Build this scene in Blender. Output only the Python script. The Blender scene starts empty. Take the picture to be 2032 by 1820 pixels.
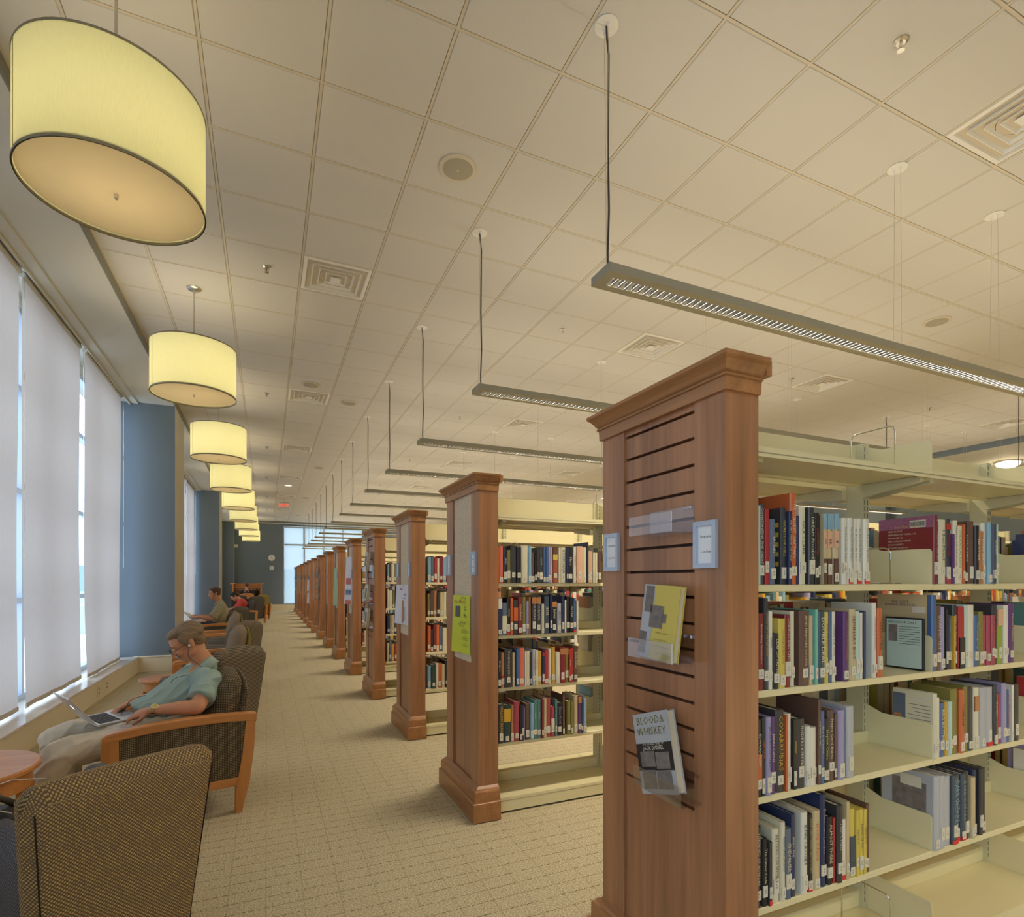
import bpy, math, random
from mathutils import Vector, Matrix, noise
R = math.radians
SC = bpy.context.scene
COL = SC.collection

# ------------------------------------------------------------------ camera, sky, exposure
cam = bpy.data.objects.new('camera', bpy.data.cameras.new('camera'))
COL.objects.link(cam)
cam.data.sensor_width = 36.0
cam.data.lens = 1098.0 / 2032.0 * 36.0
cam.data.shift_x = -(1025.5 - 1016.0) / 2032.0
cam.data.shift_y = (1153.5 - 910.0) / 2032.0
cam.location = (0, 0, 1.404)
cam.rotation_euler = (R(90), 0, R(-24.31))
cam.data.clip_start = 0.05
cam.data.clip_end = 500
SC.camera = cam
SC.view_settings.view_transform = 'Standard'
SC.view_settings.look = 'None'
SC.view_settings.gamma = 1.0
SC.view_settings.use_curve_mapping = False
SC.view_settings.exposure = 0.07
SC.cycles.max_bounces = 7
SC.cycles.diffuse_bounces = 5
SC.cycles.glossy_bounces = 3
SC.cycles.transmission_bounces = 4
SC.cycles.transparent_max_bounces = 8
SC.cycles.adaptive_threshold = 0.015
SC.cycles.caustics_reflective = False
SC.cycles.caustics_refractive = False
SC.cycles.sample_clamp_indirect = 3.0

W = bpy.data.worlds.new('world'); SC.world = W; W.use_nodes = True
bg = W.node_tree.nodes['Background']
SKY_COLOUR = (0.74, 0.87, 1.0, 1.0)
bg.inputs[0].default_value = SKY_COLOUR
bg.inputs[1].default_value = 3.4

LAMP_UP = 13.0       # watts of each six metre pendant towards the ceiling
LAMP_DOWN = 128.0     # and through its louver
DRUM_W = 7.5         # each drum pendant
DOME_W = 14.0

# ------------------------------------------------------------------ colours
def lin(v):
    v /= 255.0
    return v / 12.92 if v <= 0.04045 else ((v + 0.055) / 1.055) ** 2.4
def rgb(r, g, b):
    return (lin(r), lin(g), lin(b), 1.0)

# ------------------------------------------------------------------ mesh builder
class MB:
    def __init__(s): s.v = []; s.f = []; s.m = []
    def add(s, vs, fs, mi=0):
        o = len(s.v); s.v.extend([tuple(p) for p in vs])
        for f in fs: s.f.append(tuple(i + o for i in f)); s.m.append(mi)
        return s
    def box(s, x0, x1, y0, y1, z0, z1, mi=0):
        return s.add([(x0,y0,z0),(x1,y0,z0),(x1,y1,z0),(x0,y1,z0),(x0,y0,z1),(x1,y0,z1),(x1,y1,z1),(x0,y1,z1)],
                     [(0,3,2,1),(4,5,6,7),(0,1,5,4),(1,2,6,5),(2,3,7,6),(3,0,4,7)], mi)
    def cbox(s, x0, x1, y0, y1, z0, z1, c=0.004, mi=0):
        "box with chamfered edges"
        vs = []
        for z, e in ((z0, c), (z0 + c, 0), (z1 - c, 0), (z1, c)):
            vs += [(x0+c+e,y0+e,z),(x1-c-e,y0+e,z),(x1-e,y0+c+e,z),(x1-e,y1-c-e,z),(x1-c-e,y1-e,z),(x0+c+e,y1-e,z),(x0+e,y1-c-e,z),(x0+e,y0+c+e,z)]
        fs = [tuple(range(7, -1, -1)), tuple(range(24, 32))]
        for k in range(3):
            for i in range(8):
                j = (i + 1) % 8
                fs.append((k*8+i, k*8+j, k*8+8+j, k*8+8+i))
        return s.add(vs, fs, mi)
    def prism(s, pts, z0, z1, mi=0, axis='z'):
        "extrude a closed outline; axis z: pts=(x,y); axis y: pts=(x,z); axis x: pts=(y,z)"
        n = len(pts)
        def P(a, b, c):
            return (a, b, c) if axis == 'z' else ((a, c, b) if axis == 'y' else (c, a, b))
        vs = [P(a, b, z0) for a, b in pts] + [P(a, b, z1) for a, b in pts]
        fs = [tuple(range(n)), tuple(range(2*n-1, n-1, -1))]
        for i in range(n):
            j = (i + 1) % n
            fs.append((i, i + n, j + n, j))
        return s.add(vs, fs, mi)
    def lathe(s, prof, n=24, cx=0, cy=0, mi=0, caps=True):
        vs = []
        for r, z in prof:
            for i in range(n):
                a = 2*math.pi*i/n; vs.append((cx + r*math.cos(a), cy + r*math.sin(a), z))
        fs = []
        for k in range(len(prof)-1):
            for i in range(n):
                j = (i+1) % n; fs.append((k*n+i, k*n+j, k*n+n+j, k*n+n+i))
        if caps:
            fs.append(tuple(range(n-1, -1, -1))); fs.append(tuple(range((len(prof)-1)*n, len(prof)*n)))
        return s.add(vs, fs, mi)
    def tube(s, pts, r, n=8, mi=0, closed=False):
        return s.loft(pts, [(r, r)]*len(pts) if not isinstance(r, (list, tuple)) else [(q, q) if not isinstance(q, tuple) else q for q in r], n, mi)
    def loft(s, pts, rad, n=12, mi=0, up=(0, 0, 1), round_ends=False):
        pts = [Vector(p) for p in pts]; rad = [tuple(q) for q in rad]
        if round_ends:
            d0 = (pts[0]-pts[1]).normalized(); d1 = (pts[-1]-pts[-2]).normalized()
            a0, b0 = rad[0]; a1, b1 = rad[-1]; m0 = min(a0, b0); m1 = min(a1, b1)
            pre = [(pts[0]+d0*m0*math.sin(t), math.cos(t)) for t in (1.45, 1.1, 0.6)]
            post = [(pts[-1]+d1*m1*math.sin(t), math.cos(t)) for t in (0.6, 1.1, 1.45)]
            pts = [p for p, _ in pre] + pts + [p for p, _ in post]
            rad = [(a0*c, b0*c) for _, c in pre] + rad + [(a1*c, b1*c) for _, c in post]
        up = Vector(up); vs = []
        for i, p in enumerate(pts):
            t = (pts[min(i+1, len(pts)-1)] - pts[max(i-1, 0)]).normalized()
            sd = t.cross(up)
            if sd.length < 0.05: sd = t.cross(Vector((1, 0, 0)))
            sd.normalize(); u2 = sd.cross(t).normalized()
            a, b = rad[i]
            for k in range(n):
                w = 2*math.pi*k/n
                vs.append(p + sd*a*math.cos(w) + u2*b*math.sin(w))
        fs = []
        for i in range(len(pts)-1):
            for k in range(n):
                j = (k+1) % n; fs.append((i*n+k, i*n+j, i*n+n+j, i*n+n+k))
        fs.append(tuple(range(n-1, -1, -1))); fs.append(tuple(range((len(pts)-1)*n, len(pts)*n)))
        return s.add(vs, fs, mi)
    def ball(s, c, r, n=14, m=9, mi=0, rot=None):
        c = Vector(c)
        if not isinstance(r, (tuple, list)): r = (r, r, r)
        vs = []
        for i in range(m+1):
            th = math.pi*(i+0.001 if i == 0 else (i-0.001 if i == m else i))/m
            for k in range(n):
                a = 2*math.pi*k/n
                q = Vector((r[0]*math.sin(th)*math.cos(a), r[1]*math.sin(th)*math.sin(a), r[2]*math.cos(th)))
                if rot is not None: q = rot @ q
                vs.append(c+q)
        fs = []
        for i in range(m):
            for k in range(n):
                j = (k+1) % n; fs.append((i*n+k, (i+1)*n+k, (i+1)*n+j, i*n+j))
        fs.append(tuple(range(n))); fs.append(tuple(range((m+1)*n-1, m*n-1, -1)))
        return s.add(vs, fs, mi)
    def xf(s, M):
        s.v = [tuple(M @ Vector(p)) for p in s.v]; return s
    def mesh(s, name, mats, smooth=False, uv=False):
        me = bpy.data.meshes.new(name)
        me.from_pydata(s.v, [], s.f)
        for m in (mats if isinstance(mats, (list, tuple)) else [mats]): me.materials.append(m)
        if any(s.m): me.polygons.foreach_set('material_index', s.m)
        if smooth: me.polygons.foreach_set('use_smooth', [True]*len(me.polygons))
        me.update()
        if uv: boxuv(me)
        return me
    def build(s, name, mats, parent=None, smooth=False, uv=False, loc=None, rz=None):
        return link(name, s.mesh(name, mats, smooth, uv), parent, loc, rz)

def boxuv(me):
    uvl = me.uv_layers.new(name='uv').data
    vs = me.vertices
    for p in me.polygons:
        n = p.normal; ax = max(range(3), key=lambda i: abs(n[i]))
        a, b = ((1, 2), (0, 2), (0, 1))[ax]
        for li in p.loop_indices:
            co = vs[me.loops[li].vertex_index].co
            uvl[li].uv = (co[a], co[b])

def link(name, data, parent=None, loc=None, rz=None):
    o = bpy.data.objects.new(name, data); COL.objects.link(o)
    if parent is not None: o.parent = parent
    if loc is not None: o.location = loc
    if rz is not None: o.rotation_euler = (0, 0, rz)
    return o
def tag(o, label=None, cat=None, group=None, kind=None):
    if label: o['label'] = label
    if cat: o['category'] = cat
    if group: o['group'] = group
    if kind: o['kind'] = kind
    return o
def thing(name, label, cat, loc=(0, 0, 0), rz=0.0, group=None):
    return tag(link(name, None, None, loc, rz), label, cat, group)
def struct(name, mb, mat, **k):
    return tag(mb.build(name, mat, **k), kind='structure')
def copy_tree(o, parent=None):
    c = o.copy(); COL.objects.link(c); c.parent = parent
    for ch in [q for q in o.children]: copy_tree(ch, c)
    return c
def smooth_angle(me, ang=35):
    me.polygons.foreach_set('use_smooth', [True]*len(me.polygons))
    try: me.set_sharp_from_angle(angle=R(ang))
    except Exception: pass
ORD = ['zeroth','first','second','third','fourth','fifth','sixth','seventh','eighth','ninth','tenth','eleventh','twelfth','thirteenth','fourteenth','fifteenth','sixteenth','seventeenth','eighteenth','nineteenth','twentieth']
ORD += ['twenty-' + w for w in ORD[1:10]] + ['thirtieth'] + ['thirty-' + w for w in ORD[1:10]]

# ------------------------------------------------------------------ materials
def newmat(name):
    m = bpy.data.materials.new(name); m.use_nodes = True
    return m, m.node_tree.nodes, m.node_tree.links, m.node_tree.nodes['Principled BSDF']
def plain(name, col, rough=0.5, metal=0.0, spec=0.5, bump=0.0, bscale=200.0, vary=0.0, coat=0.0):
    m, N, L, b = newmat(name)
    b.inputs['Base Color'].default_value = col
    b.inputs['Roughness'].default_value = rough
    b.inputs['Metallic'].default_value = metal
    b.inputs['Specular IOR Level'].default_value = spec
    if coat: b.inputs['Coat Weight'].default_value = coat
    if bump or vary:
        tc = N.new('ShaderNodeTexCoord'); nz = N.new('ShaderNodeTexNoise'); nz.inputs['Scale'].default_value = bscale
        nz.inputs['Detail'].default_value = 2
        L.new(tc.outputs['Object'], nz.inputs['Vector'])
        if bump:
            bp = N.new('ShaderNodeBump'); bp.inputs['Strength'].default_value = bump; bp.inputs['Distance'].default_value = 0.002
            L.new(nz.outputs['Fac'], bp.inputs['Height']); L.new(bp.outputs['Normal'], b.inputs['Normal'])
        if vary:
            mx = N.new('ShaderNodeMixRGB'); mx.inputs[1].default_value = tuple(c*(1-vary) for c in col[:3]) + (1,)
            mx.inputs[2].default_value = tuple(min(1, c*(1+vary)) for c in col[:3]) + (1,)
            L.new(nz.outputs['Fac'], mx.inputs[0]); L.new(mx.outputs[0], b.inputs['Base Color'])
    return m
def wood(name, c1, c2, axis='z', rough=0.35, scale=14.0, coord='Object'):
    m, N, L, b = newmat(name)
    tc = N.new('ShaderNodeTexCoord'); mp = N.new('ShaderNodeMapping')
    sc = {'z': (scale, scale, scale*0.05), 'x': (scale*0.05, scale, scale), 'y': (scale, scale*0.05, scale)}[axis]
    mp.inputs['Scale'].default_value = sc
    nz = N.new('ShaderNodeTexNoise'); nz.inputs['Scale'].default_value = 1.0; nz.inputs['Detail'].default_value = 5; nz.inputs['Roughness'].default_value = 0.65
    nz.inputs['Distortion'].default_value = 0.6
    n2 = N.new('ShaderNodeTexNoise'); n2.inputs['Scale'].default_value = 7.0; n2.inputs['Detail'].default_value = 2
    L.new(tc.outputs[coord], mp.inputs[0]); L.new(mp.outputs[0], nz.inputs['Vector']); L.new(mp.outputs[0], n2.inputs['Vector'])
    ad = N.new('ShaderNodeMath'); ad.operation = 'MULTIPLY_ADD'; ad.inputs[1].default_value = 0.35
    L.new(n2.outputs['Fac'], ad.inputs[0]); L.new(nz.outputs['Fac'], ad.inputs[2])
    cr = N.new('ShaderNodeValToRGB'); cr.color_ramp.elements[0].position = 0.42; cr.color_ramp.elements[1].position = 0.85
    cr.color_ramp.elements[0].color = c1; cr.color_ramp.elements[1].color = c2
    L.new(ad.outputs[0], cr.inputs[0]); L.new(cr.outputs[0], b.inputs['Base Color'])
    b.inputs['Roughness'].default_value = rough
    return m
def emit(name, col, strength):
    m, N, L, b = newmat(name)
    b.inputs['Base Color'].default_value = col
    b.inputs['Emission Color'].default_value = col
    b.inputs['Emission Strength'].default_value = strength
    return m
def dots(name, base, d1, d2, size, rot=0.0, radius=0.33, speck=None):
    m, N, L, b = newmat(name)
    tc = N.new('ShaderNodeTexCoord'); mp = N.new('ShaderNodeMapping')
    mp.inputs['Rotation'].default_value = (0, 0, rot); mp.inputs['Scale'].default_value = (1/size[0], 1/size[1], 1)
    vo = N.new('ShaderNodeTexVoronoi'); vo.voronoi_dimensions = '2D'; vo.inputs['Scale'].default_value = 1.0; vo.inputs['Randomness'].default_value = 0.0
    L.new(tc.outputs['UV'], mp.inputs[0]); L.new(mp.outputs[0], vo.inputs['Vector'])
    cr = N.new('ShaderNodeValToRGB'); cr.color_ramp.elements[0].position = radius; cr.color_ramp.elements[1].position = radius + 0.07
    cr.color_ramp.elements[0].color = (1, 1, 1, 1); cr.color_ramp.elements[1].color = (0, 0, 0, 1)
    L.new(vo.outputs['Distance'], cr.inputs[0])
    sep = N.new('ShaderNodeSeparateColor'); L.new(vo.outputs['Color'], sep.inputs[0])
    m1 = N.new('ShaderNodeMixRGB'); m1.inputs[1].default_value = d1; m1.inputs[2].default_value = d2
    L.new(sep.outputs[0], m1.inputs[0])
    m2 = N.new('ShaderNodeMixRGB'); m2.inputs[1].default_value = base
    L.new(cr.outputs[0], m2.inputs[0]); L.new(m1.outputs[0], m2.inputs[2]); L.new(m2.outputs[0], b.inputs['Base Color'])
    bp = N.new('ShaderNodeBump'); bp.inputs['Strength'].default_value = 0.35; bp.inputs['Distance'].default_value = 0.0015
    L.new(cr.outputs[0], bp.inputs['Height']); L.new(bp.outputs['Normal'], b.inputs['Normal'])
    b.inputs['Roughness'].default_value = 0.85; b.inputs['Specular IOR Level'].default_value = 0.25
    return m
def stripes(name, a, c, period, axis=0):
    m, N, L, b = newmat(name)
    tc = N.new('ShaderNodeTexCoord'); wv = N.new('ShaderNodeTexWave'); wv.bands_direction = 'Y' if axis else 'X'
    wv.inputs['Scale'].default_value = 0.314/period; wv.inputs['Distortion'].default_value = 0.15
    L.new(tc.outputs['UV'], wv.inputs['Vector'])
    cr = N.new('ShaderNodeValToRGB'); cr.color_ramp.elements[0].position = 0.45; cr.color_ramp.elements[1].position = 0.6
    cr.color_ramp.elements[0].color = a; cr.color_ramp.elements[1].color = c
    L.new(wv.outputs['Fac'], cr.inputs[0]); L.new(cr.outputs[0], b.inputs['Base Color'])
    b.inputs['Roughness'].default_value = 0.85
    return m

M = {}
M['cherry'] = wood('cherry_wood_upright_grain', rgb(127, 86, 59), rgb(180, 127, 89), 'z', 0.30, 8.0)
M['cherry_y'] = wood('cherry_wood_level_grain', rgb(138, 94, 58), rgb(180, 126, 78), 'y', 0.34, 8.0)
M['maple'] = wood('orange_maple_wood', rgb(188, 122, 66), rgb(222, 156, 94), 'x', 0.3, 10.0)
M['maple_z'] = wood('orange_maple_wood_upright', rgb(188, 122, 66), rgb(222, 156, 94), 'z', 0.3, 10.0)
M['groove'] = plain('dark_groove_wood', rgb(70, 38, 22), 0.6)
M['steel'] = plain('cream_enamelled_steel', rgb(226, 215, 170), 0.28, 0, 0.5, 0.05, 600)
M['steel_side'] = plain('pale_grey_enamelled_steel', rgb(204, 198, 162), 0.35)
M['slot'] = plain('dark_slot', rgb(70, 62, 40), 0.8)
M['chrome'] = plain('chrome_wire', (0.75, 0.76, 0.78, 1), 0.12, 1.0)
M['nickel'] = plain('brushed_nickel', (0.62, 0.60, 0.55, 1), 0.28, 1.0)
M['pewter'] = plain('grey_painted_aluminium', rgb(150, 147, 134), 0.45)
M['wall'] = plain('blue_grey_wall_paint', rgb(117, 129, 140), 0.7, 0, 0.3, 0.15, 900)
M['cream'] = plain('cream_painted_trim', rgb(240, 226, 196), 0.35)
M['sill'] = plain('pale_window_sill_laminate', rgb(226, 216, 204), 0.22)
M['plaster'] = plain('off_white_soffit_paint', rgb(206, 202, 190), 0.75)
M['reveal'] = plain('grey_details_and_painted_shade', rgb(120, 118, 106), 0.6)
M['tile'] = plain('white_mineral_ceiling_tile', rgb(208, 204, 197), 0.9, 0, 0.2, 0.25, 700, 0.02)
M['grid'] = plain('white_ceiling_grid_metal', rgb(205, 194, 174), 0.5)
M['white'] = plain('white_paint', rgb(235, 232, 224), 0.45)
M['card'] = plain('white_card', rgb(240, 240, 242), 0.6)
M['frame'] = plain('silver_sign_frame', rgb(186, 198, 216), 0.35, 0.3)
M['ink'] = plain('dark_ink', rgb(48, 46, 50), 0.6)
M['black'] = plain('black_rubber', rgb(24, 24, 26), 0.6)
M['cord'] = plain('dark_power_cord', rgb(58, 50, 42), 0.5)
M['hole'] = plain('duct_black', rgb(30, 29, 27), 0.9)
M['pages'] = plain('book_page_edges', rgb(216, 204, 176), 0.85, 0, 0.2, 0.2, 1500, 0.05)
M['lab'] = plain('white_spine_label', rgb(216, 210, 190), 0.5)
M['exit'] = emit('exit_sign_red', (1.0, 0.06, 0.03, 1), 1.2)
M['tube'] = emit('fluorescent_tube', (1.0, 0.92, 0.78, 1), 0.55)
M['dome'] = emit('lit_opal_glass', (1.0, 0.82, 0.5, 1), 5.0)
M['disc'] = emit('lit_downlight_disc', (1.0, 0.95, 0.85, 1), 0.9)

def cork():
    m, N, L, b = newmat('speckled_cork_board')
    tc = N.new('ShaderNodeTexCoord'); nz = N.new('ShaderNodeTexNoise'); nz.inputs['Scale'].default_value = 260; nz.inputs['Detail'].default_value = 1
    cr = N.new('ShaderNodeValToRGB'); e = cr.color_ramp.elements
    e[0].position = 0.32; e[0].color = rgb(160, 140, 114); e[1].position = 0.42; e[1].color = rgb(218, 204, 180)
    L.new(tc.outputs['Object'], nz.inputs['Vector']); L.new(nz.outputs['Fac'], cr.inputs[0]); L.new(cr.outputs[0], b.inputs['Base Color'])
    b.inputs['Roughness'].default_value = 0.9
    return m
M['cork'] = cork()

def carpet():
    m, N, L, b = newmat('beige_loop_carpet')
    tc = N.new('ShaderNodeTexCoord'); sp = N.new('ShaderNodeSeparateXYZ'); L.new(tc.outputs['Object'], sp.inputs[0])
    nz = N.new('ShaderNodeTexNoise'); nz.inputs['Scale'].default_value = 150; nz.inputs['Detail'].default_value = 2
    L.new(tc.outputs['Object'], nz.inputs['Vector'])
    base = N.new('ShaderNodeValToRGB'); e = base.color_ramp.elements
    e[0].position = 0.33; e[0].color = rgb(152, 138, 108); e[1].position = 0.66; e[1].color = rgb(214, 201, 168)
    L.new(nz.outputs['Fac'], base.inputs[0])
    nw = N.new('ShaderNodeTexNoise'); nw.inputs['Scale'].default_value = 60; L.new(tc.outputs['Object'], nw.inputs['Vector'])
    def line(out, period, width, wob):
        a = N.new('ShaderNodeMath'); a.operation = 'MULTIPLY_ADD'; a.inputs[1].default_value = 1/period
        w = N.new('ShaderNodeMath'); w.operation = 'MULTIPLY'; w.inputs[1].default_value = wob
        L.new(nw.outputs['Fac'], w.inputs[0]); L.new(out, a.inputs[0]); L.new(w.outputs[0], a.inputs[2])
        f = N.new('ShaderNodeMath'); f.operation = 'FRACT'; L.new(a.outputs[0], f.inputs[0])
        g = N.new('ShaderNodeMath'); g.operation = 'LESS_THAN'; g.inputs[1].default_value = width; L.new(f.outputs[0], g.inputs[0])
        return g.outputs[0]
    l1 = line(sp.outputs['Y'], 0.0871, 0.06, 0.12)
    l2 = line(sp.outputs['X'], 0.1524, 0.03, 0.08)
    ds = N.new('ShaderNodeTexNoise'); ds.inputs['Scale'].default_value = 95; ds.inputs['Detail'].default_value = 0; L.new(tc.outputs['Object'], ds.inputs['Vector'])
    dg = N.new('ShaderNodeMath'); dg.operation = 'GREATER_THAN'; dg.inputs[1].default_value = 0.46; L.new(ds.outputs['Fac'], dg.inputs[0])
    mu = N.new('ShaderNodeMath'); mu.operation = 'MULTIPLY'; L.new(l1, mu.inputs[0]); L.new(dg.outputs[0], mu.inputs[1])
    m2 = N.new('ShaderNodeMath'); m2.operation = 'MULTIPLY'; m2.inputs[1].default_value = 0.35; L.new(l2, m2.inputs[0])
    mx = N.new('ShaderNodeMath'); mx.operation = 'MAXIMUM'; L.new(mu.outputs[0], mx.inputs[0]); L.new(m2.outputs[0], mx.inputs[1])
    fc = N.new('ShaderNodeMath'); fc.operation = 'MULTIPLY'; fc.inputs[1].default_value = 0.8; L.new(mx.outputs[0], fc.inputs[0])
    mix = N.new('ShaderNodeMixRGB'); mix.inputs[2].default_value = rgb(104, 88, 62)
    L.new(fc.outputs[0], mix.inputs[0]); L.new(base.outputs[0], mix.inputs[1]); L.new(mix.outputs[0], b.inputs['Base Color'])
    bp = N.new('ShaderNodeBump'); bp.inputs['Strength'].default_value = 0.5; bp.inputs['Distance'].default_value = 0.004
    L.new(nz.outputs['Fac'], bp.inputs['Height']); L.new(bp.outputs['Normal'], b.inputs['Normal'])
    b.inputs['Roughness'].default_value = 0.95; b.inputs['Specular IOR Level'].default_value = 0.15
    return m
M['carpet'] = carpet()

def translucent(name, col, tcol, fac, weave=400.0):
    m, N, L, b = newmat(name)
    out = N['Material Output']; N.remove(b)
    d = N.new('ShaderNodeBsdfDiffuse'); t = N.new('ShaderNodeBsdfTranslucent'); mx = N.new('ShaderNodeMixShader'); mx.inputs[0].default_value = fac
    tc = N.new('ShaderNodeTexCoord'); mp = N.new('ShaderNodeMapping'); mp.inputs['Scale'].default_value = (1, 1, 0.12)
    nz = N.new('ShaderNodeTexNoise'); nz.inputs['Scale'].default_value = weave; nz.inputs['Detail'].default_value = 3
    L.new(tc.outputs['Object'], mp.inputs[0]); L.new(mp.outputs[0], nz.inputs['Vector'])
    for node, c in ((d, col), (t, tcol)):
        cm = N.new('ShaderNodeMixRGB'); cm.inputs[1].default_value = tuple(q*0.86 for q in c[:3]) + (1,); cm.inputs[2].default_value = c
        L.new(nz.outputs['Fac'], cm.inputs[0]); L.new(cm.outputs[0], node.inputs['Color'])
    L.new(d.outputs[0], mx.inputs[1]); L.new(t.outputs[0], mx.inputs[2]); L.new(mx.outputs[0], out.inputs['Surface'])
    return m
M['blind'] = translucent('linen_roller_blind', rgb(208, 198, 186), rgb(210, 196, 190), 0.36, 120)
M['shade'] = translucent('cream_linen_lampshade', rgb(228, 228, 186), rgb(238, 238, 190), 0.48, 260)
M['diffuser'] = translucent('acrylic_lamp_diffuser', rgb(244, 236, 214), rgb(252, 240, 214), 0.5, 3)

def clear(name, col, refl, alpha_col=(1, 1, 1, 1), ior=1.45):
    m, N, L, b = newmat(name)
    out = N['Material Output']; N.remove(b)
    t = N.new('ShaderNodeBsdfTransparent'); t.inputs['Color'].default_value = alpha_col
    g = N.new('ShaderNodeBsdfGlossy'); g.inputs['Roughness'].default_value = 0.05; g.inputs['Color'].default_value = col
    fr = N.new('ShaderNodeLayerWeight'); pw = N.new('ShaderNodeMath'); pw.operation = 'POWER'; pw.inputs[1].default_value = 4.0; L.new(fr.outputs['Facing'], pw.inputs[0])
    ad = N.new('ShaderNodeMath'); ad.operation = 'MULTIPLY_ADD'; ad.inputs[1].default_value = 0.6; ad.inputs[2].default_value = 0.03+refl; L.new(pw.outputs[0], ad.inputs[0])
    mx = N.new('ShaderNodeMixShader'); L.new(ad.outputs[0], mx.inputs[0]); L.new(t.outputs[0], mx.inputs[1]); L.new(g.outputs[0], mx.inputs[2])
    L.new(mx.outputs[0], out.inputs['Surface'])
    return m
M['glass'] = clear('window_glass', (1, 1, 1, 1), 0.0, (0.93, 0.97, 1, 1))
M['acrylic'] = clear('clear_acrylic', (0.95, 0.96, 1, 1), 0.13, (0.95, 0.95, 0.97, 1))
def mist(name, col, fac):
    m, N, L, b = newmat(name)
    out = N['Material Output']; N.remove(b)
    t = N.new('ShaderNodeBsdfTransparent'); t.inputs['Color'].default_value = (0.52, 0.50, 0.49, 1); g = N.new('ShaderNodeBsdfTranslucent'); g.inputs['Color'].default_value = col
    mx = N.new('ShaderNodeMixShader'); mx.inputs[0].default_value = fac
    L.new(t.outputs[0], mx.inputs[1]); L.new(g.outputs[0], mx.inputs[2]); L.new(mx.outputs[0], out.inputs['Surface'])
    return m
M['mesh_shade'] = mist('sheer_mesh_roller_shade', (0.80, 0.84, 0.86, 1), 0.5)

TXT = {}
def ink(colname):
    if colname not in TXT:
        TXT[colname] = plain('print_' + colname, PAL[colname][1], 0.5)
    return TXT[colname]
PAL = {k: (n, rgb(*c)) for k, (n, c) in {
 'mint': ('pale aqua', (186, 208, 196)), 'slate': ('slate grey', (66, 78, 90)), 'cream': ('cream', (216, 208, 178)),
 'crimson': ('crimson', (168, 52, 54)), 'bluegrey': ('blue-grey', (96, 108, 126)), 'charcoal': ('charcoal', (62, 60, 60)),
 'yellow': ('yellow', (208, 188, 84)), 'navy': ('navy', (44, 54, 88)), 'white': ('white', (222, 216, 198)), 'orange': ('orange', (198, 102, 56)),
 'black': ('black', (38, 36, 38)), 'red': ('red', (174, 56, 50)), 'olive': ('olive', (128, 120, 60)), 'sand': ('sand-coloured', (198, 178, 136)),
 'maroon': ('maroon', (128, 44, 46)), 'brown': ('brown', (100, 74, 62)), 'green': ('lime green', (142, 164, 60)), 'purple': ('purple', (96, 60, 112)),
 'tan': ('tan', (178, 122, 78)), 'lightblue': ('light blue', (134, 172, 192)), 'gold': ('golden yellow', (206, 162, 52)), 'teal': ('turquoise', (118, 184, 166)),
 'blue': ('blue', (74, 102, 148)), 'lavender': ('lavender', (158, 150, 184)), 'rose': ('rose red', (166, 70, 80)), 'silver': ('silver-grey', (176, 178, 182)),
 'lime': ('lime', (196, 206, 90)), 'coral': ('coral', (214, 112, 90)), 'rust': ('rust', (158, 84, 62)), 'peach': ('peach', (222, 176, 142)),
 'green2': ('dark green', (44, 66, 60)), 'teal2': ('dusty teal', (92, 132, 128))}.items()}
BOOKMAT = {k: plain('book_cover_' + k, v[1], 0.38, 0, 0.5) for k, v in PAL.items()}

TXTMESH = {}
def text(body, size, mat, origin, xdir, ydir, parent=None, name='title', align='CENTER', yal='CENTER', sx=1.0):
    c = bpy.data.curves.new(name, 'FONT'); c.body = body; c.size = size; c.resolution_u = 1
    c.align_x = align; c.align_y = yal; c.materials.append(mat)
    x = Vector(xdir).normalized(); y = Vector(ydir).normalized(); z = x.cross(y)
    mt = Matrix(((x[0]*sx, y[0], z[0], origin[0]), (x[1]*sx, y[1], z[1], origin[1]), (x[2]*sx, y[2], z[2], origin[2]), (0, 0, 0, 1)))
    key = (body, round(size, 5), mat.name, align, yal)
    if key not in TXTMESH:
        tmp = bpy.data.objects.new('tmp', c)
        TXTMESH[key] = bpy.data.meshes.new_from_object(tmp); TXTMESH[key].name = name
        bpy.data.objects.remove(tmp)
    bpy.data.curves.remove(c)
    o = link(name, TXTMESH[key], parent); o.matrix_local = mt
    return o
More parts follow.
